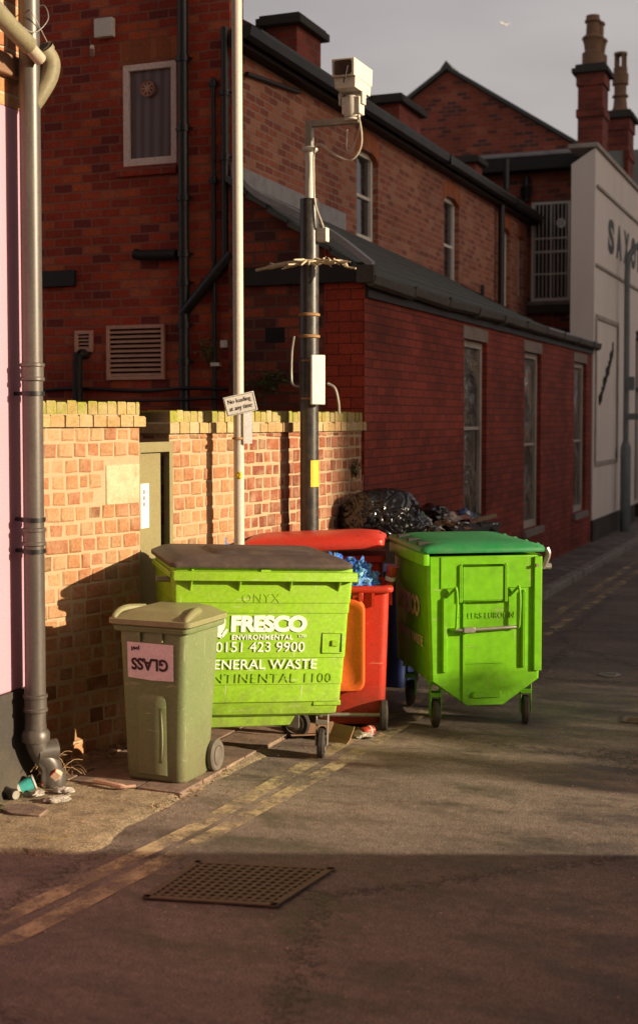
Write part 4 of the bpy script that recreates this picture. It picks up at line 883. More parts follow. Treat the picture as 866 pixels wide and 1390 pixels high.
o.tube(bez([(.155, 0, 2.44), (.21, .02, 2.40), (.235, .03, 2.30), (.24, .04, 2.20)], 7), .010, 8); o.build('conduit', 'steel', t)

t = thing('security_camera', 'boxy off-white security camera on a swivel head at the top of the black post', 'camera', (-3.635, 9.76, 4.47))
t.scale = (.80, .80, .80)
o = MB(); o.lathe([(.075, 0), (.08, .015), (.06, .03)], n=20); o.lathe([(.075, .03), (.085, .07), (.085, .20), (.07, .235)], n=20)
o.box(-.085, .10, -.07, .07, .055, .22); o.build('motor_head', 'camwhite', t, bev=.02)
for a_, b_ in ((.10, .128), (-.13, -.10)): o = MB(); o.lathe([(.045, a_), (.045, b_)], (0, 0, .235), 18, 'x'); o.box(a_+.005, b_-.005, -.05, .05, .15, .27); o.build('yoke', 'camwhite', t, bev=.004)
o = MB(); z = .27
o.ring_loft([rrect(-.105, .105, -.20, .22, z, .01), rrect(-.112, .112, -.21, .23, z+.10, .01)]); o.build('housing_base', 'camwhite', t, bev=.004)
o = MB(); o.ring_loft([rrect(-.115, .115, -.25, .25, z+.101, .01), rrect(-.118, .118, -.26, .26, z+.262, .012), rrect(-.11, .11, -.25, .25, z+.27, .012)])
hb = o.build('sunshield', 'camwhite', t, bev=.004)
o = MB(); o.ring_loft([[(x, -.262, zz) for x, _, zz in ring] for ring in [[(a, 0, b) for a, b in [(-.09, z+.13), (-.075, z+.115), (.075, z+.115), (.09, z+.13), (.09, z+.235), (.075, z+.25), (-.075, z+.25), (-.09, z+.235)]]]]+[[(x, -.255, zz) for x, zz in [(-.09, z+.13), (-.075, z+.115), (.075, z+.115), (.09, z+.13), (.09, z+.235), (.075, z+.25), (-.075, z+.25), (-.09, z+.235)]]]); o.build('window_pane', 'lens', hb)
o = MB(); o.tube([(.02, -.275, z+.04), (.055, -.28, z+.19)], .006, 6); o.tube([(.02, -.275, z+.03), (.03, -.28, z+.08)], .012, 8); o.build('wiper', 'black', t)

t = thing('street_lamp', 'slim grey street lamp with curved top beside the cream wall', 'street lamp', (-3.86, 24.8, .09))
o = MB(); o.lathe([(.095, 0), (.095, 1.55), (.06, 1.66)], n=18); o.build('base_tube', 'lamp_grey', t)
o = MB(); o.tube(bez([(0, 0, 1.6), (0, 0, 3.3), (0, 0, 4.85), (.06, .03, 5.12), (.25, .12, 5.28), (.8, .4, 5.38), (1.3, .6, 5.40)], 6), .052, 16); o.build('column', 'lamp_grey', t)
o = MB(); o.box(.02, .16, -.11, -.06, 2.6, 2.85); o.build('fixing_box', 'lamp_grey', t); o = MB(); o.box(.02, .42, -.07, -.05, 2.06, 2.18); o.build('fixing_plate', 'lamp_grey', t)
o = MB(); o.ring_loft([rrect(1.2, 1.9, .5, .75, 5.33, .05), rrect(1.2, 1.9, .5, .75, 5.43, .05)]); o.build('lantern', 'lamp_grey', t)

# ================================================================ BINS
def wheel(parent, x, y, r, w, axis='x', tm='tyre', name='wheel'):
    o = MB(); o.lathe([(r*.5, -w/2+.004), (r*.9, -w/2), (r, -w/2+.01), (r, w/2-.01), (r*.9, w/2), (r*.5, w/2-.004)], (0, 0, 0), 28, axis); wo = o.build(name, tm, parent, loc=(x, y, r))
    o = MB(); o.lathe([(r*.30, -w/2-.004), (r*.55, -w/2+.004), (r*.62, -w/2-.003), (r*.62, w/2+.003), (r*.55, w/2-.004), (r*.30, w/2+.004)], (0, 0, 0), 24, axis); o.build('hub', 'hub', wo); return wo
def caster(parent, x, y, ztop, bm_, ang=0, r=.095):
    o = MB(); mt = Matrix.Translation((x, y, 0)) @ Matrix.Rotation(rad(ang), 4, 'Z')
    o.box(-.055, .055, -.055, .055, ztop-.025, ztop, mt); 
    for s in (-1, 1): o.box(s*.035-.004, s*.035+.004, -.035, .045, r*.8, ztop-.026, mt)
    o.box(-.04, .04, -.045, .05, r*2+.02, r*2+.05, mt)
    c = o.build('caster_bracket', bm_, parent, bev=.003)
    w_ = wheel(c, x, y, r, .045, 'x'); w_.rotation_euler.z = rad(ang); w_.location.z = r
    return c

# --- grey-green wheelie bin
t = thing('wheelie_bin', 'olive green wheelie bin with pink upside-down GLASS sticker beside the brick wall', 'wheelie bin', (-3.755, 6.77, .032), -1)
o = MB()
o.ring_loft([rrect(-.205, .205, .02, .40, .0, .05), rrect(-.215, .215, .0, .42, .02, .055), rrect(-.222, .222, -.004, .44, .18, .055), rrect(-.238, .238, -.012, .47, .55, .055), rrect(-.252, .252, -.02, .50, .88, .05), rrect(-.252, .252, -.02, .50, .93, .05)])
body = o.build('body', 'olive', t, smooth=50)
def arch_panel(mb, x0, x1, z0, z1, yf, proud, r):
    pts = [(x0, z0), (x1, z0), (x1, z1-r)]+[(x1-r+r*cos(a), z1-r+r*sin(a)) for a in [k*pi/12 for k in range(1, 7)]]+[(x0+r-r*sin(a), z1-r+r*cos(a)) for a in [k*pi/12 for k in range(0, 7)]]
    n_ = len(pts)
    outer = [(x, yf(z), z) for x, z in pts]; cx_, cz_ = (x0+x1)/2, (z0+z1)/2
    inner = [(cx_+(x-cx_)*.90, yf(z)-proud, cz_+(z-cz_)*.965) for x, z in pts]
    mb.faces(outer+inner, [(i, (i+1) % n_, n_+(i+1) % n_, n_+i) for i in range(n_)]+[tuple(range(n_, 2*n_))])
yf = lambda z: .0005-.023*z
o = MB(); arch_panel(o, -.11, .11, .04, .54, yf, .011, .05); o.build('raised_panel', 'olive', body, smooth=50)
o = MB(); o.ring_loft([[(x+.0, -.012-.023*z-.010*sin(pi*(z-.12)/.34), z), (x+.022, -.012-.023*z-.010*sin(pi*(z-.12)/.34), z), (x+.028, -.006-.023*z, z), (x-.006, -.006-.023*z, z)] for x, z in [(.045+.012*sin(pi*k/8), .12+.34*k/8) for k in range(9)]]); o.build('moulded_rib', 'olive', body, smooth=50)
o = MB(); o.ring_loft([rrect(-.275, .275, -.045, .525, .915, .045), rrect(-.285, .285, -.055, .535, .925, .045), rrect(-.285, .285, -.055, .535, .95, .045), rrect(-.275, .275, -.045, .52, .955, .045)]); o.build('rim', 'olive', body, smooth=50)
for gx in (-.09, .075): o = MB(); o.box(gx, gx+.015, -.045, -.02, .86, .915); o.build('rim_gusset', 'olive', body)
o = MB(); o.ring_loft([rrect(-.285, .30, -.075, .50, .957, .04), rrect(-.30, .315, -.09, .51, .965, .045), rrect(-.30, .315, -.09, .51, .995, .045), rrect(-.28, .295, -.065, .50, 1.0, .04), rrect(-.21, .225, -.01, .47, 1.035, .06), rrect(-.15, .165, .05, .42, 1.05, .05)])
lid = o.build('lid', 'olivelid', t, smooth=50)
for s in (-1, 1):
    o = MB(); xs = s*.262+.008
    o.tube(bez([(xs, -.065, .99), (xs+s*.004, -.05, 1.006), (xs+s*.004, .01, 1.026), (xs-s*.012, .10, 1.034), (xs-s*.06, .24, 1.02)], 6), [.017+.0006*i for i in range(25)], 10); o.build('lid_handle', 'olivelid', lid)
o = MB(); o.tube([(-.20, .535, .95), (.20, .535, .95)], .02, 12); o.tube([(-.2, .52, .95), (-.2, .60, .98), (-.1, .62, .985), (.1, .62, .985), (.2, .60, .98), (.2, .52, .95)], .014, 10); o.build('push_handle', 'olive', t)
t.scale = (.89, .84, .965)
for s in (-1, 1): wheel(t, s*.245, .43, .10, .045, 'x', 'hub')
o = MB(); o.tube([(-.25, .43, .10), (.25, .43, .10)], .012, 8); o.build('axle', 'steel', t)
o = MB(); yy = -.0225
def stk(x, z): return (x, -.0215-.020*(z-.5)*1.05-.0035, z)
o.faces([stk(-.175, .635), stk(.0, .625), stk(.165, .628), stk(.168, .848), stk(.0, .85), stk(-.178, .852)], [tuple(range(6))])
st = o.build('sticker', 'pinkpaper', body); st['label'] = 'pink sticker reading GLASS upside down'
text('GLASS', .275, .075, (-.01, -.0322, .72), 'ink', st, rotm=Matrix.Rotation(rad(1.2), 3, 'X'), off=.035, flip=True, ext=.0008)
text('psl', .060, .034, (-.115, -.0350, .815), 'ink', st, off=.03, flip=True, ext=.0008); text('recycling services', .09, .006, (-.04, -.031, .833), 'ink', st, flip=True, ext=.0005) if False else None

# --- lime 1100 container
TILT = rad(2.2)
t = thing('waste_container', 'lime green four-wheeled container with brown lid and white FRESCO lettering', 'waste container', (-3.385, 7.415, .015), rot=(0, TILT, rad(36.5)))
HT = [(.185, .485, .075, .70), (.205, .515, .05, .73), (.29, .52, .035, .75), (.30, .528, .02, .765), (.425, .532, .018, .77), (.43, .535, .010, .775), (.62, .541, .004, .785), (.625, .545, -.003, .79), (.945, .552, -.010, .80), (.95, .556, -.016, .80), (1.02, .558, -.018, .80), (1.025, .561, -.024, .805), (1.10, .564, -.026, .81), (1.19, .567, -.03, .815), (1.27, .568, -.03, .815)]
o = MB(); o.ring_loft([rrect(-h, h, a, b, z, .035, 3) for z, h, a, b in HT]); body = o.build('body', 'lime', t, smooth=28); body.scale = (1, 1, .863); body.location.z = .126
# vertical side returns (flange at the right corner) and top lip
o = MB(); o.ring_loft([rrect(-.578, .580, -.085, -.03, z, .012, 2) for z in (1.185, 1.25)]); 
for x in (-.46, -.16, .16, .47): o.prism([(-.08, 1.186), (-.028, 1.186), (-.022, 1.10)], x-.006, x+.006, 'x')
o.build('front_lip', 'lime', body, bev=.004)
for sx in (-1, 1):
    o = MB(); xx = sx*.57; o.ring_loft([rrect(min(xx, xx+sx*.02), max(xx, xx+sx*.02), -.02, .80, z, .006, 2) for z in (1.20, 1.24)])
    o.build('side_lip', 'lime', body, bev=.003)
o = MB()   # recessed latch square
for x0, x1, z0, z1 in ((.385, .515, .80, .808), (.385, .515, .655, .663), (.383, .391, .663, .80), (.509, .515, .663, .80)): o.box(x0, x1, -.013, -.002, z0, z1)
o.box(.445, .49, -.017, .0, .71, .75); o.build('latch_recess', 'lime', body, bev=.003)
for x0, x1, z0, z1 in ((-.03, .03, 1.245, 1.27), (-.46, -.445, 1.25, 1.29)): o = MB(); o.box(x0, x1, -.045, -.028, z0, z1); o.build('lid_catch', 'lime', body, bev=.003)
o = MB(); o.prism([(-.40, .205), (.30, .205), (.26, .19), (.22, .12), (-.40, .11)], .09, .70, 'y'); bt_ = o.build('bottom_tray', 'lime', t, bev=.006); bt_.location.z = .10
tl = Matrix.Rotation(rad(1.2), 3, 'X')
def lt(s, w, h, x, z, y, mt='signwhite', **k): return text(s, w, h, (x+.042, y, z), mt, body, rotm=tl, **k)
lt('FRESCO', .48, .122, .0, .872, -.0135, off=.055, spacing=.92)
lt('ENVIRONMENTAL', .385, .036, -.04, .775, -.012, off=.02, spacing=1.12); lt('LTD', .045, .018, .215, .783, -.012, off=.02)
lt('0151 423 9900', .56, .072, -.05, .705, -.0105)
lt('GENERAL WASTE', .72, .070, -.045, .578, -.0035)
lt('ONYX', .235, .062, -.06, 1.058, -.026, mt='lime', ext=.002, off=-.01, spacing=1.15)
lt('CONTINENTAL 1100', .90, .066, -.03, .478, .0005, mt='lime', ext=.0012, off=-.012, spacing=1.1)
o = MB()   # leaf logo
def leaf(cx_, cz_, w, h, a):
    pts = []
    for k in range(16):
        u = 2*pi*k/16; x = w*sin(u)*(1-.35*cos(u)); z = h*-cos(u); pts.append((cx_+x*cos(a)-z*sin(a), cz_+x*sin(a)+z*cos(a)))
    return pts
o.prism(leaf(-.262, .865, .028, .065, 0), -.0165, -.0135, 'y'); o.prism(leaf(-.284, .80, .018, .045, .9), -.0155, -.0125, 'y'); o.prism(leaf(-.24, .80, .010, .04, -.5), -.0155, -.0125, 'y'); lg = o.build('leaf_logo', 'signwhite', body)
# lid
o = MB()
def lidring(m_, z, r=.05): return rrect(-.59+m_,   .555-m_, -.065+m_*.8, .855-m_*.6, z, r)
o.ring_loft([lidring(.0, 1.275), lidring(-.004, 1.285), lidring(-.004, 1.305), lidring(.01, 1.315), lidring(.06, 1.345), lidring(.10, 1.355)])
lid = o.build('lid', 'darklid', t, smooth=40); lid.scale = (1, 1, .863); lid.location.z = .126
o = MB(); o.ring_loft([rrect(-.30, .36, .12, .62, 1.350, .04), rrect(-.27, .33, .15, .59, 1.374, .04)]); o.build('raised_panel', 'darklid', lid, smooth=40)
for x in (-.45, 0, .45):
    o = MB(); o.tube([(x-.06, .87, 1.30), (x+.06, .87, 1.30)], .02, 10); o.build('hinge', 'darklid', lid)
o = MB(); o.tube([(-.57, .12, 1.17), (-.65, .12, 1.17)], .02, 12); o.tube([(.57, .12, 1.17), (.64, .12, 1.17)], .02, 12); o.build('lifting_pin', 'steel', body)
caster(t, .44, .12, .37, 'steel', -20, .10); caster(t, -.43, .14, .37, 'steel', 10, .10); caster(t, .40, .66, .37, 'steel', 60, .10); caster(t, -.40, .66, .37, 'steel', 20, .10)
o = MB(); o.box(.35, .53, .03, .20, .355, .385); o.build('caster_plate', 'lime', t, bev=.004)

# --- bright green steel container, narrow end to the camera
t = thing('waste_container', 'bright green steel container with green lid and ribbed end, right of the red bins', 'waste container', (-2.337, 8.93, 0), 31.85)
def hexring(y, hw, z0, zb, zt, hb):   # cross section in x-z
    return [(-hw, y, zt), (-hw, y, zb), (-hb, y, z0), (hb, y, z0), (hw, y, zb), (hw, y, zt)]
o = MB(); hw = .405
sec = lambda y, e=0: [(-hw-.01+e, y, 1.21), (-hw-.008+e, y, .98), (-hw+.012+e, y, .34), (-.13, y, .165), (.13, y, .165), (hw-.012-e, y, .34), (hw+.008-e, y, .98), (hw+.01-e, y, 1.21)]
o.ring_loft([sec(-.004, .02), sec(.012), sec(.98), sec(1.0, .02)]); body = o.build('body', 'euro', t, smooth=20, bev=.006)
o = MB()   # upper panel band
o.box(-.325, .345, -.011, -.003, .985, 1.205); o.box(.345, .40, -.026, -.003, .40, 1.20); o.build('end_panel', 'euro', body, bev=.008, seg=3)
def ridge(mb, x0, x1, z0, z1, y=-.003, pr=.024):
    mb.ring_loft([rrect(x0, x1, z0, z1, 0, .016, 3)]*0 or [[(a, y, b) for a, b, _ in rrect(x0, x1, z0, z1, 0, .016, 3)], [(a, y-pr, b) for a, b, _ in rrect(x0+.009, x1-.009, z0+.009, z1-.009, 0, .010, 3)]])
o = MB()
for x0, x1, z0, z1 in ((-.20, -.165, .88, 1.16), (.125, .16, .88, 1.16), (-.17, .13, 1.135, 1.16), (-.17, .13, .88, .905)): ridge(o, x0, x1, z0, z1, -.004, .02)
o.box(-.165, .125, -.016, -.003, .905, 1.135)
ridge(o, -.315, -.275, .40, .93); ridge(o, .255, .29, .42, .97); ridge(o, -.10, .115, .215, .265, -.003, .02)
o.box(-.16, .13, -.012, -.003, .46, .47); o.box(-.165, -.150, -.016, -.003, .20, .90)
o.build('pressed_ribs', 'euro', body, smooth=40)
for sx in (-.225, .225):
    o = MB(); o.tube(bez([(sx-(.05 if sx < 0 else .05), -.004, .93), (sx-.01, -.035, .985), (sx, -.05, .99), (sx+.008, -.05, .90), (sx+.004, -.05, .78), (sx, -.045, .715), (sx-.02, -.02, .705), (sx-.03, -.002, .705)], 6), .0095, 8); o.build('handle', 'euro', body)
o = MB(); o.tube([(-.235, -.035, .705), (-.16, -.045, .70), (.12, -.045, .712), (.225, -.035, .715)], .012, 8); o.box(-.17, -.09, -.06, -.03, .685, .72); o.build('release_bar', 'steel', body, bev=.002)
text('SELLERS EUROBIN', .41, .040, (.0, -.0055, .795), 'euro', body, ext=.003, spacing=1.1)
o = MB(); o.tube([(-.40, .03, .9), (-.415, .03, .9)], .006, 8)
o.ring_loft([rrect(-.455, -.41, -.03, 1.0, z, .008, 2) for z in (1.15, 1.235)]); o.build('front_lip', 'euro', body, bev=.004)
o = MB(); o.box(-.47, -.42, .02, .98, 1.236, 1.262); o.build('rusty_hinge_rail', 'rust', body, bev=.006)
o = MB(); o.tube([(.36, -.03, 1.14), (.36, -.045, 1.14)], .012, 10); o.build('rivet', 'steel', body)
# side lettering on long left side
rl = Matrix.Rotation(-pi/2, 3, 'Z')
text('FRESCO', .62, .15, (-.4185, .52, .83), 'palecard', body, rotm=rl, off=.05)
text('GENERAL WASTE', .75, .07, (-.4155, .50, .60), 'palecard', body, rotm=rl)
o = MB()
o.ring_loft([rrect(-.47, .425, -.045, 1.03, 1.235, .05), rrect(-.475, .43, -.05, 1.035, 1.25, .05), rrect(-.46, .42, -.035, 1.02, 1.275, .06), rrect(-.33, .33, .08, .94, 1.300, .12), rrect(-.15, .15, .25, .75, 1.308, .1)])
lid = o.build('lid', 'greenlid', t, smooth=50)
for k in range(3):
    o = MB(); o.box(-.45, -.36, .12+k*.3, .18+k*.3, 1.27, 1.30); o.build('grip_slot', 'soot', lid, bev=.004)
for k in range(4): o = MB(); o.tube([(.40, .1+k*.25, 1.262), (.43, .16+k*.25, 1.262)], .02, 8); o.build('hinge', 'greenlid', lid)
o = MB(); o.tube(bez([(.43, -.02, 1.26), (.445, -.02, 1.22), (.43, -.01, 1.16), (.41, 0, 1.12)], 4), .02, 8); o.tube([(.405, .08, 1.12), (.50, .08, 1.12)], .022, 10); o.build('lifting_pin', 'steel', body)
for x, y, a in ((-.33, .10, -6), (.335, .12, -14), (-.33, .80, -25), (.30, .82, 40)): caster(t, x, y, .335, 'euro', a, .10)

# --- red wheelie bin, lid hanging open over its back
t = thing('wheelie_bin', 'red wheelie bin with orange lid hanging open, overflowing between the green containers', 'wheelie bin', (-3.205, 8.57, .0), 20)
o = MB(); RR = [(.0, .21, .03, .42), (.03, .225, .02, .43), (.12, .245, .012, .45), (.5, .258, .006, .48), (.93, .272, 0, .52), (.96, .275, 0, .525)]
o.ring_loft([rrect(-h, h, a, b, z+.03, .055) for z, h, a, b in RR]+[rrect(-h, h, a, b, z, .04) for z, h, a, b in ((.98, .25, .03, .50), (.80, .24, .04, .49))], cap=False)
n_ = 20; o.bm.faces.new([v for v in list(o.bm.verts)[:n_]][::-1]) if False else None
body = o.build('body', 'red', t, smooth=50)
o = MB(); o.ring_loft([rrect(-.235, .235, .045, .485, z, .03) for z in (.78, .80)]); o.build('inner_waste', 'bag', body)
o = MB(); o.box(-.2, .2, .05, .42, .03, .05); o.build('base', 'red', body)
def rimring(z, e): return rrect(-.30-e, .30+e, -.035-e, .55+e, z, .05)
o = MB(); o.ring_loft([rimring(.955, -.01), rimring(.965, 0), rimring(.99, 0), rimring(1.0, -.01)]+[rrect(-.245, .245, .025, .50, z, .04) for z in (1.0, .955)]+[rimring(.955, -.01)], cap=False); o.build('rim', 'red', body, smooth=50)
for gx, gy in ((.15, -.035), (-.17, -.035), (.272, .06)): o = MB(); o.box(gx, gx+.02, gy, gy+.035, .86, .955); o.build('rim_gusset', 'red', body)
o = MB(); q = lambda m_, y: [(a, y, b) for a, b, _ in rrect(-.24+m_, .10-m_, .27+m_, .91-m_, 0, .07)]
o.ring_loft([q(0, -.012), q(-.004, -.03), q(.008, -.055), q(.03, -.055), q(.04, -.045)]); hl_ = o.build('hanging_lid', 'orange', t, smooth=45)
o = MB(); o.box(-.10, -.03, -.05, -.02, .91, .945); o.box(.06, .09, -.05, -.02, .90, .96); o.build('hinge_strap', 'red', hl_, bev=.004)
wheel(t, .235, -.02, .105, .05, 'x'); wheel(t, -.22, -.02, .105, .05, 'x')
o = MB(); o.tube([(-.22, -.02, .105), (.22, -.02, .105)], .014, 8); o.build('axle', 'steel', t)

# --- red large container behind
t = thing('waste_container', 'red four-wheeled container behind the lime container, lid raised a little', 'waste container', (-3.64, 9.06, 0), 17)
o = MB(); o.ring_loft([rrect(-h, h, a, b, z, .04, 3) for z, h, a, b in [(.22, .42, .06, .42), (.5, .44, .03, .45), (.9, .46, .01, .47), (.905, .465, .0, .475), (1.10, .47, 0, .48), (1.105, .49, -.02, .49), (1.15, .49, -.02, .49)]]); body = o.build('body', 'red', t, smooth=30)
o = MB()
for k in range(3): o.box(-.45, .46, -.012+.0-.002*k, .02, 1.0-k*.07, 1.02-k*.07)
o.build('moulded_bands', 'red', body, bev=.004)
o = MB(); ft = Matrix.Rotation(rad(-2.5), 3, 'Y')
def lr(m_, z): return [tuple(ft @ Vector(p)) for p in rrect(-.52+m_, .54-m_, -.10+m_, .52-m_, z, .05+m_*.3)]
o.ring_loft([lr(0, 1.195), lr(-.004, 1.21), lr(.0, 1.25), lr(.05, 1.285), lr(.14, 1.305)]); lid = o.build('lid', 'redlid', t, smooth=50)
for k in range(3):
    o = MB(); x = .30+k*.07; z = 1.268+.016*0
    p0 = ft @ Vector((x+.06, -.02+k*.14, 1.282-.004*k)); o.box(p0.x-.012, p0.x+.012, p0.y-.03, p0.y+.03, p0.z-.01, p0.z+.006); o.build('grip_slot', 'soot', lid, bev=.003)
for x, y in ((-.36, .1), (.38, .1), (-.36, .36), (.38, .36)): caster(t, x, y, .25, 'steel', 0, .09)

# --- blue bin behind
t = thing('wheelie_bin', 'dark blue wheelie bin mostly hidden behind the red wheelie bin', 'wheelie bin', (-3.50, 10.02, 0), 0)
o = MB(); o.ring_loft([rrect(-h, h, a, b, z, .05) for z, h, a, b in [(.0, .20, .02, .38), (.5, .21, .01, .4), (.9, .225, 0, .42)]]); body = o.build('body', 'blue', t, smooth=50)
o = MB(); o.ring_loft([rrect(-.24, .24, -.03, .45, z, .05) for z in (.902, .94)]+[rrect(-.15, .15, .04, .36, .96, .05)]); o.build('lid', 'blue', t, smooth=50)
for s in (-1, 1): wheel(t, s*.2, .38, .09, .04)

# --- open container with rubbish behind
t = thing('waste_container', 'dark open container heaped with rubbish beside the red extension wall', 'waste container', (-3.50, 10.72, .02), 0)
o = MB(); o.ring_loft([rrect(-h, h, a, b, z, .04, 3) for z, h, a, b in [(.2, .34, .04, 1.5), (.6, .38, .02, 1.56), (1.12, .42, 0, 1.6), (1.16, .44, -.02, 1.62)]]); o.build('body', 'tarp', t, smooth=30)
for x, y in ((-.3, .15), (.3, .15), (-.3, 1.4), (.3, 1.4)): caster(t, x, y, .22, 'steel', 0, .08)

# bags and rubbish
def bagmesh(name, lab, cat, mat, size, loc_, seed, rz=0, **k):
    o = lump(name, mat, size, loc_, seed, rz=rz, **k); return tag(o, lab, cat)
bb = thing('bin_bag', 'large knotted black bin bag resting on the open container against the brick wall', 'bin bag', (-3.80, 10.85, 1.09))
b1 = lump('bag_body', 'bag', (.35, .33, .25), (-.0, .05, .21), 12, bb, .15, 5, 20, 3.4, -.2, fold=.03)
b2 = lump('bag_neck', 'bag', (.19, .22, .14), (.24, .16, .09), 31, bb, .16, 4, 0, 4, -.14, fold=.08)
bl = thing('rubbish_bag', 'shiny blue plastic bag stuffed in the top of the red wheelie bin', 'bag', (-3.27, 8.70, .955))
lump('bag_body', 'bluebag', (.20, .17, .13), (0, 0, .05), 8, bl, .55, 4, 30, 6)
lump('bag_fold', 'bluebag', (.10, .09, .13), (-.10, -.04, .12), 9, bl, .5, 4, 0, 6); lump('bag_fold', 'bluebag', (.08, .07, .12), (.09, -.02, .10), 19, bl, .5, 4, 0, 6)
bagmesh('crisp_packet', 'crumpled red and cream printed packet tucked into the blue bag', 'packet', 'packet', (.07, .05, .05), (-3.36, 8.60, 1.06), 3, amp=.5)
c = thing('drinks_cup', 'red paper cup sticking out of the red wheelie bin', 'cup', (-3.03, 8.86, .93), rot=(rad(8), rad(14), 0))
o = MB(); o.lathe([(.028, 0), (.042, .20)], n=18); o.build('cup', 'red', c); o = MB(); o.lathe([(.036, .095), (.0375, .125)], n=18, cap=False); o.build('band', 'white', c)
rub = [('cardboard_piece', 'card', 'flap of brown card on the rubbish heap'), ('food_tub', 'white', 'white plastic tub on the rubbish heap, nearest the bin bag'), ('green_packet', 'greenpack', 'green crumpled packet on the rubbish heap'), ('paper_scrap', 'tissue', 'crumpled white paper in the middle of the rubbish heap'), ('orange_packet', 'packet', 'orange and cream packet on the right of the rubbish heap'), ('blue_packet', 'bluesign', 'pale blue packet at the right end of the rubbish heap'), ('small_bin_liner', 'bag', 'small black liner at the back of the rubbish heap')]
pos = [(-3.42, 11.55, 1.20, .10, .07, .04), (-3.50, 11.25, 1.24, .06, .05, .05), (-3.50, 11.15, 1.28, .06, .04, .06), (-3.46, 11.9, 1.24, .10, .08, .05), (-3.36, 12.0, 1.21, .10, .09, .05), (-3.42, 12.28, 1.24, .07, .06, .06), (-3.66, 11.95, 1.26, .14, .20, .09)]
for i, ((nm, mt, lb), p) in enumerate(zip(rub, pos)): tag(lump(nm, mt, p[3:], p[:3], 40+i, amp=.45, sub=3, rz=i*37), lb, 'rubbish')
r_ = random.Random(21); m_ = MB()
for k in range(420):
    m_.mi = r_.choice((0, 0, 1, 2, 3, 4, 5, 6)); q = r_.uniform(.02, .055); yy = r_.uniform(10.85, 12.35)
    e = Matrix.Translation((-3.50+r_.gauss(0, .17), yy, 1.12+abs(r_.gauss(0, .05)))) @ Matrix.Rotation(r_.uniform(0, 6), 4, 'Z') @ Matrix.Rotation(r_.uniform(-1, 1), 4, 'X')
    m_.faces([e @ Vector(v) for v in ((-q, -q*.5, 0), (0, -q*.6, q*.4), (q, -q*.3, 0), (q, q*.5, q*.2), (0, q*.6, -.2*q), (-q, q*.4, q*.3))], [(0, 1, 4, 5), (1, 2, 3, 4)])
tag(m_.build('mixed_rubbish', ['bag', 'card', 'tissue', 'packet', 'greenpack', 'deadleaf', 'white'], smooth=0), kind='stuff')
o = MB(); mt = Matrix.Translation((-3.22, 12.15, 1.20)) @ Matrix.Rotation(rad(28), 4, 'Z') @ Matrix.Rotation(rad(-14), 4, 'Y')
o.box(-.24, .14, -.05, .05, 0, .035, mt); tag(o.build('wooden_board', 'board', bev=.004), 'wooden board lying across the edge of the rubbish heap', 'board')
o = MB(); o.tube([(0, 0, 0), (.015, 0, .15)], [.012, .004], 8); w_ = o.build('cone_wrapper', 'packet', loc=(-4.0, 10.98, 1.52)); tag(w_, 'red and white paper cone poking up behind the big black bag', 'wrapper')

# blue sign board leaning against the wall
t = thing('sign_board', 'blue board with white edge leaning on the wall behind the cream column', 'board', (-4.22, 8.99, 0), rot=(0, rad(-4), rad(-6)))
o = MB(); o.prism([(-.16, .70), (.19, .70), (.19, 1.37), (-.15, 1.31)], -.012, .012, 'x'); o.build('panel', 'white', t, bev=.004)
o = MB(); o.prism([(-.14, .72), (.17, .72), (.17, 1.35), (-.13, 1.295)], .0125, .0145, 'x'); o.build('blue_face', 'bluesign', t)
o = MB(); o.box(-.01, .01, -.13, -.11, 0, .70); o.box(-.01, .01, .14, .16, 0, .70); o.build('leg', 'steel', t)

# ================================================================ SMALL THINGS ON THE GROUND
t = thing('paper_cup', 'teal paper cup lying at the foot of the black plinth', 'cup', (-4.36, 6.36, .055), rot=(rad(0), rad(70), rad(40)))
o = MB(); o.lathe([(.03, -.05), (.042, .05), (.044, .052)], n=18); o.build('cup', 'teal', t); o = MB(); o.lathe([(.0315, -.05), (.0325, -.035)], n=18, cap=False); o.lathe([(.0445, .045), (.045, .055)], n=18); o.build('white_rim', 'white', t)
t = thing('drinks_can', 'dark crushed drinks can beside the teal cup', 'can', (-4.36, 6.20, .052), rot=(rad(90), 0, rad(70)))
o = MB(); o.lathe([(.022, -.062), (.03, -.055), (.032, -.04), (.028, 0), (.032, .045), (.026, .06)], n=16); o.build('can', 'post', t); o = MB(); o.lathe([(.024, .0595), (.024, .063)], n=16); o.build('lid_end', 'steel', t)
t = thing('carton', 'red and pale card carton leaning beside the teal cup', 'carton', (-4.30, 6.46, .03), rot=(rad(20), rad(42), rad(35)))
o = MB(); o.box(-.022, .022, -.02, .02, 0, .13); o.build('pale_side', 'palecard', t, bev=.002); o = MB(); o.box(-.027, -.0225, -.02, .02, .001, .129); o.build('red_side', 'red', t)
for i, (x, y, s, lb) in enumerate(((-4.13, 6.40, .045, 'crumpled white tissue scrap left of the stick'), (-4.06, 6.24, .045, 'torn white tissue scrap nearest the camera by the downpipe'), (-4.24, 6.30, .035, 'thin white paper scrap beside the teal cup'), (-3.04, 8.38, .055, 'white crumpled paper under the corner of the lime container'))):
    tag(lump('tissue_scrap', 'tissue', (s*1.5, s, s*.4), (x, y, .028+s*.25 if i < 3 else .02), 60+i, amp=.6, sub=3, rz=i*50), lb, 'litter')
o = MB(); o.tube(bez([(-4.06, 6.62, .045), (-3.98, 6.60, .047), (-3.85, 6.575, .044), (-3.78, 6.60, .05)], 4), [.016]*9+[.008]*4, 7); tag(o.build('stick', 'palecard'), 'pale broken stick lying on the slabs in front of the olive bin', 'stick')
t = thing('drinks_can', 'crushed red drinks can by the wheel of the red bin', 'can', (-3.02, 8.42, .035), rot=(rad(90), 0, rad(-25)))
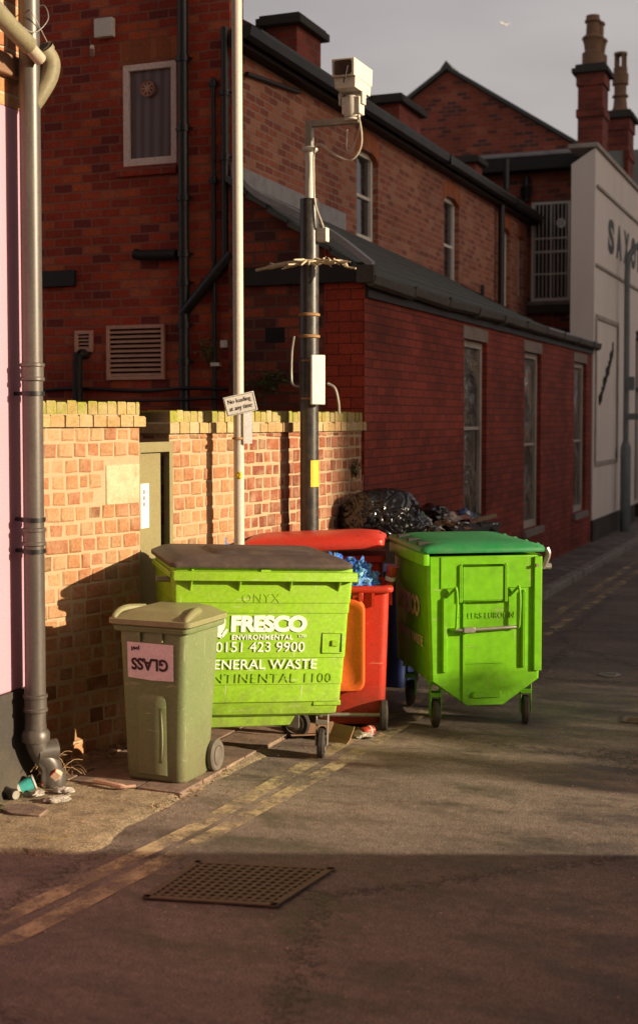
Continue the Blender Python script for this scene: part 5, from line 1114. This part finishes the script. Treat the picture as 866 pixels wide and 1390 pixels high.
o = MB(); o.lathe([(.024, -.05), (.034, -.045), (.035, -.01), (.03, .01), (.035, .035), (.026, .05)], n=16); o.build('can', 'red', t); o = MB(); o.lathe([(.026, -.0505), (.024, -.054)], n=16); o.lathe([(.0352, -.02), (.0352, -.005)], n=16, cap=False); o.build('pale_end', 'palecard', t)
for i, (x, y, rz, sx, sy, lb) in enumerate(((-3.36, 8.27, 30, .16, .10, 'sheet of flattened brown cardboard lying under the lime container'), (-3.14, 8.20, -20, .09, .07, 'small folded cardboard piece standing under the lime container corner'))):
    o = MB(); m_ = Matrix.Translation((x, y, .02)) @ Matrix.Rotation(rad(rz), 4, 'Z') @ Matrix.Rotation(rad(18 if i == 0 else 58), 4, 'X')
    o.box(-sx, sx, -.0, sy*1.4, 0, .006, m_); o.box(-sx, sx, -sy, -.002, .0, .006, m_ @ Matrix.Rotation(rad(-25), 4, 'X')); tag(o.build('cardboard_sheet', 'card'), lb, 'cardboard')
o = MB(); o.prism([(-4.30, 5.99), (-4.16, 5.93), (-4.00, 5.96), (-4.02, 6.07), (-4.16, 6.12), (-4.28, 6.08)], .02, .036); tag(o.build('flat_stone', 'slab', bev=.004), 'flat pale stone lying on the gritty tarmac at lower left', 'stone')
# leaf litter, grit and grass
def scatter(name, n, fn, mat, s0, s1, seed, lift=.3):
    r_ = random.Random(seed); m_ = MB()
    for _ in range(n):
        x, y, z = fn(r_); s = r_.uniform(s0, s1); a = r_.uniform(0, 2*pi); e = Matrix.Translation((x, y, z+.002)) @ Matrix.Rotation(a, 4, 'Z') @ Matrix.Rotation(r_.uniform(-lift, lift), 4, 'X') @ Matrix.Rotation(r_.uniform(-lift, lift), 4, 'Y')
        w = r_.uniform(.35, .7); m_.faces([e @ Vector(p) for p in ((-s, 0, 0), (-.3*s, -s*w, .2*s), (s, 0, 0), (.3*s, s*w, .15*s))], [(0, 1, 2, 3)])
    return tag(m_.build(name, mat, smooth=0), kind='stuff')
def wallx(y):
    if y < 6.5: return -4.36
    if y < 7.7: return -4.68+.267*(y-6.5)
    return -4.36+.09*(y-7.7)
def fn1(r_):
    y = r_.uniform(6.2, 8.6); return wallx(y)+.02+abs(r_.gauss(0, .10)), y, .036
scatter('fallen_leaves', 170, fn1, 'deadleaf', .008, .026, 1, .7)
def fn2(r_):
    y = r_.uniform(5.6, 9.4); return r_.uniform(-4.3, -3.2) if y < 6.6 else r_.uniform(-3.75, -2.9), y, .026
scatter('dry_litter', 150, fn2, 'straw', .004, .014, 2, .4)
def fn3(r_): return r_.uniform(-3.2, .6), 4.2+10*r_.random()**1.4, .003
scatter('road_grit', 420, fn3, 'palecard', .002, .009, 3, .3)
scatter('road_flecks', 420, fn3, 'deadleaf', .003, .012, 13, .3)
def fn4(r_): 
    y = r_.uniform(6.3, 7.2); return -3.5+r_.gauss(0, .05), y, .02
scatter('crumbled_edge', 90, fn4, 'deadleaf', .006, .018, 6, .8)
def weeds(name, lab, base, n, h, mat, seed, spread=.12, cat='plant'):
    r_ = random.Random(seed); m_ = MB()
    for _ in range(n):
        p = Vector(base)+Vector((r_.uniform(-.5, .5)*spread, r_.uniform(-.5, .5)*spread*1.4, 0)); q = [p]; d = Vector((r_.uniform(-.5, .6), r_.uniform(-.6, .6), 1)).normalized()
        for k in range(4): d = (d+Vector((r_.uniform(-.5, .5), r_.uniform(-.5, .5), -.25*k))).normalized(); q.append(q[-1]+d*h*r_.uniform(.15, .3))
        m_.tube(bez(q, 2), .0018, 4)
    return tag(m_.build(name, mat), lab, cat)
weeds('dry_weeds', 'tangle of dry weeds behind the foot of the grey downpipe', (-4.36, 6.62, .02), 45, .26, 'straw', 5, .16)
weeds('dry_grass', 'wisps of dry grass at the foot of the wall behind the olive bin', (-4.22, 7.52, .03), 22, .22, 'straw', 6, .18)
def foliage(name, lab, c, size, n, seed, s=.02, mat='leaf'):
    t = thing(name, lab, 'plant', c); r_ = random.Random(seed); m_ = MB(); st = MB()
    for k in range(8):
        a = Vector((0, 0, -size[2]*.8)); b = Vector((r_.gauss(0, size[0]*.5), -abs(r_.gauss(0, size[1]*.5)), r_.uniform(-.2, 1)*size[2])); st.tube([a, (a+b)/2+Vector((0, -.02, .02)), b], .003, 5)
    for _ in range(n):
        p = Vector((r_.gauss(0, size[0]*.45), -abs(r_.gauss(0, size[1]*.5)), r_.gauss(0, size[2]*.45))); e = Matrix.Translation(p) @ Matrix.Rotation(r_.uniform(0, 6), 4, 'Z') @ Matrix.Rotation(r_.uniform(-1.2, 1.2), 4, 'X'); q = s*r_.uniform(.5, 1.2)
        m_.faces([e @ Vector(v) for v in ((-q, 0, 0), (0, -q*.55, q*.2), (q, 0, 0), (0, q*.55, q*.2))], [(0, 1, 2, 3)])
    st.build('stems', 'stem', t); m_.build('leaves', mat, t, smooth=0); return t
foliage('wall_plant', 'green plant growing on the dark end wall left of the camera post', (-4.98, 11.22, 2.50), (.24, .10, .12), 260, 1)
foliage('wall_plant', 'small dark fern by the white box on the gable wall', (-5.66, 11.30, 2.80), (.10, .06, .14), 110, 2)
foliage('wall_plant', 'small green plant where the yard wall meets the red extension', (-4.08, 11.05, 1.72), (.07, .07, .10), 90, 3, .018)
foliage('ground_weed', 'little green weed at the left edge of the tarmac', (-4.30, 5.98, .05), (.05, .05, .03), 40, 4, .018)
# gull
t = thing('gull', 'small pale gull flying high in the grey sky', 'bird', (-9.0, 36, 12.95), rot=(rad(10), rad(20), rad(-30)))
o = MB(); o.tube([(0, -.22, 0), (0, -.12, .01), (0, .05, .01), (0, .2, 0), (0, .32, 0)], [.015, .05, .065, .03, .01], 10)
o.faces([(0, -.05, .02), (0, .1, .02), (.35, .02, .14), (.65, .12, .06), (.32, -.08, .14)], [(0, 1, 2), (0, 2, 4), (2, 3, 4)]); o.faces([(0, -.05, .02), (0, .1, .02), (-.35, .02, .14), (-.65, .12, .06), (-.32, -.08, .14)], [(0, 1, 2), (0, 2, 4), (2, 3, 4)])
g_ = o.build('body', 'white', t); t.scale = (.45,)*3

for o in COL.objects:
    if o.parent is None:
        for k, gname in (('waste_container', 'large wheeled waste containers'), ('wheelie_bin', 'wheelie bins by the wall'), ('tall_chimney', 'tall chimneys above the cream building'), ('tissue_scrap', 'paper scraps on the ground'), ('drinks_can', 'drinks cans on the ground'), ('cardboard_sheet', 'cardboard under the lime container'), ('wall_plant', 'plants growing from the walls'), ('brick_wall', 'low brick yard walls')):
            if o.name.split('.')[0] == k: o['group'] = gname
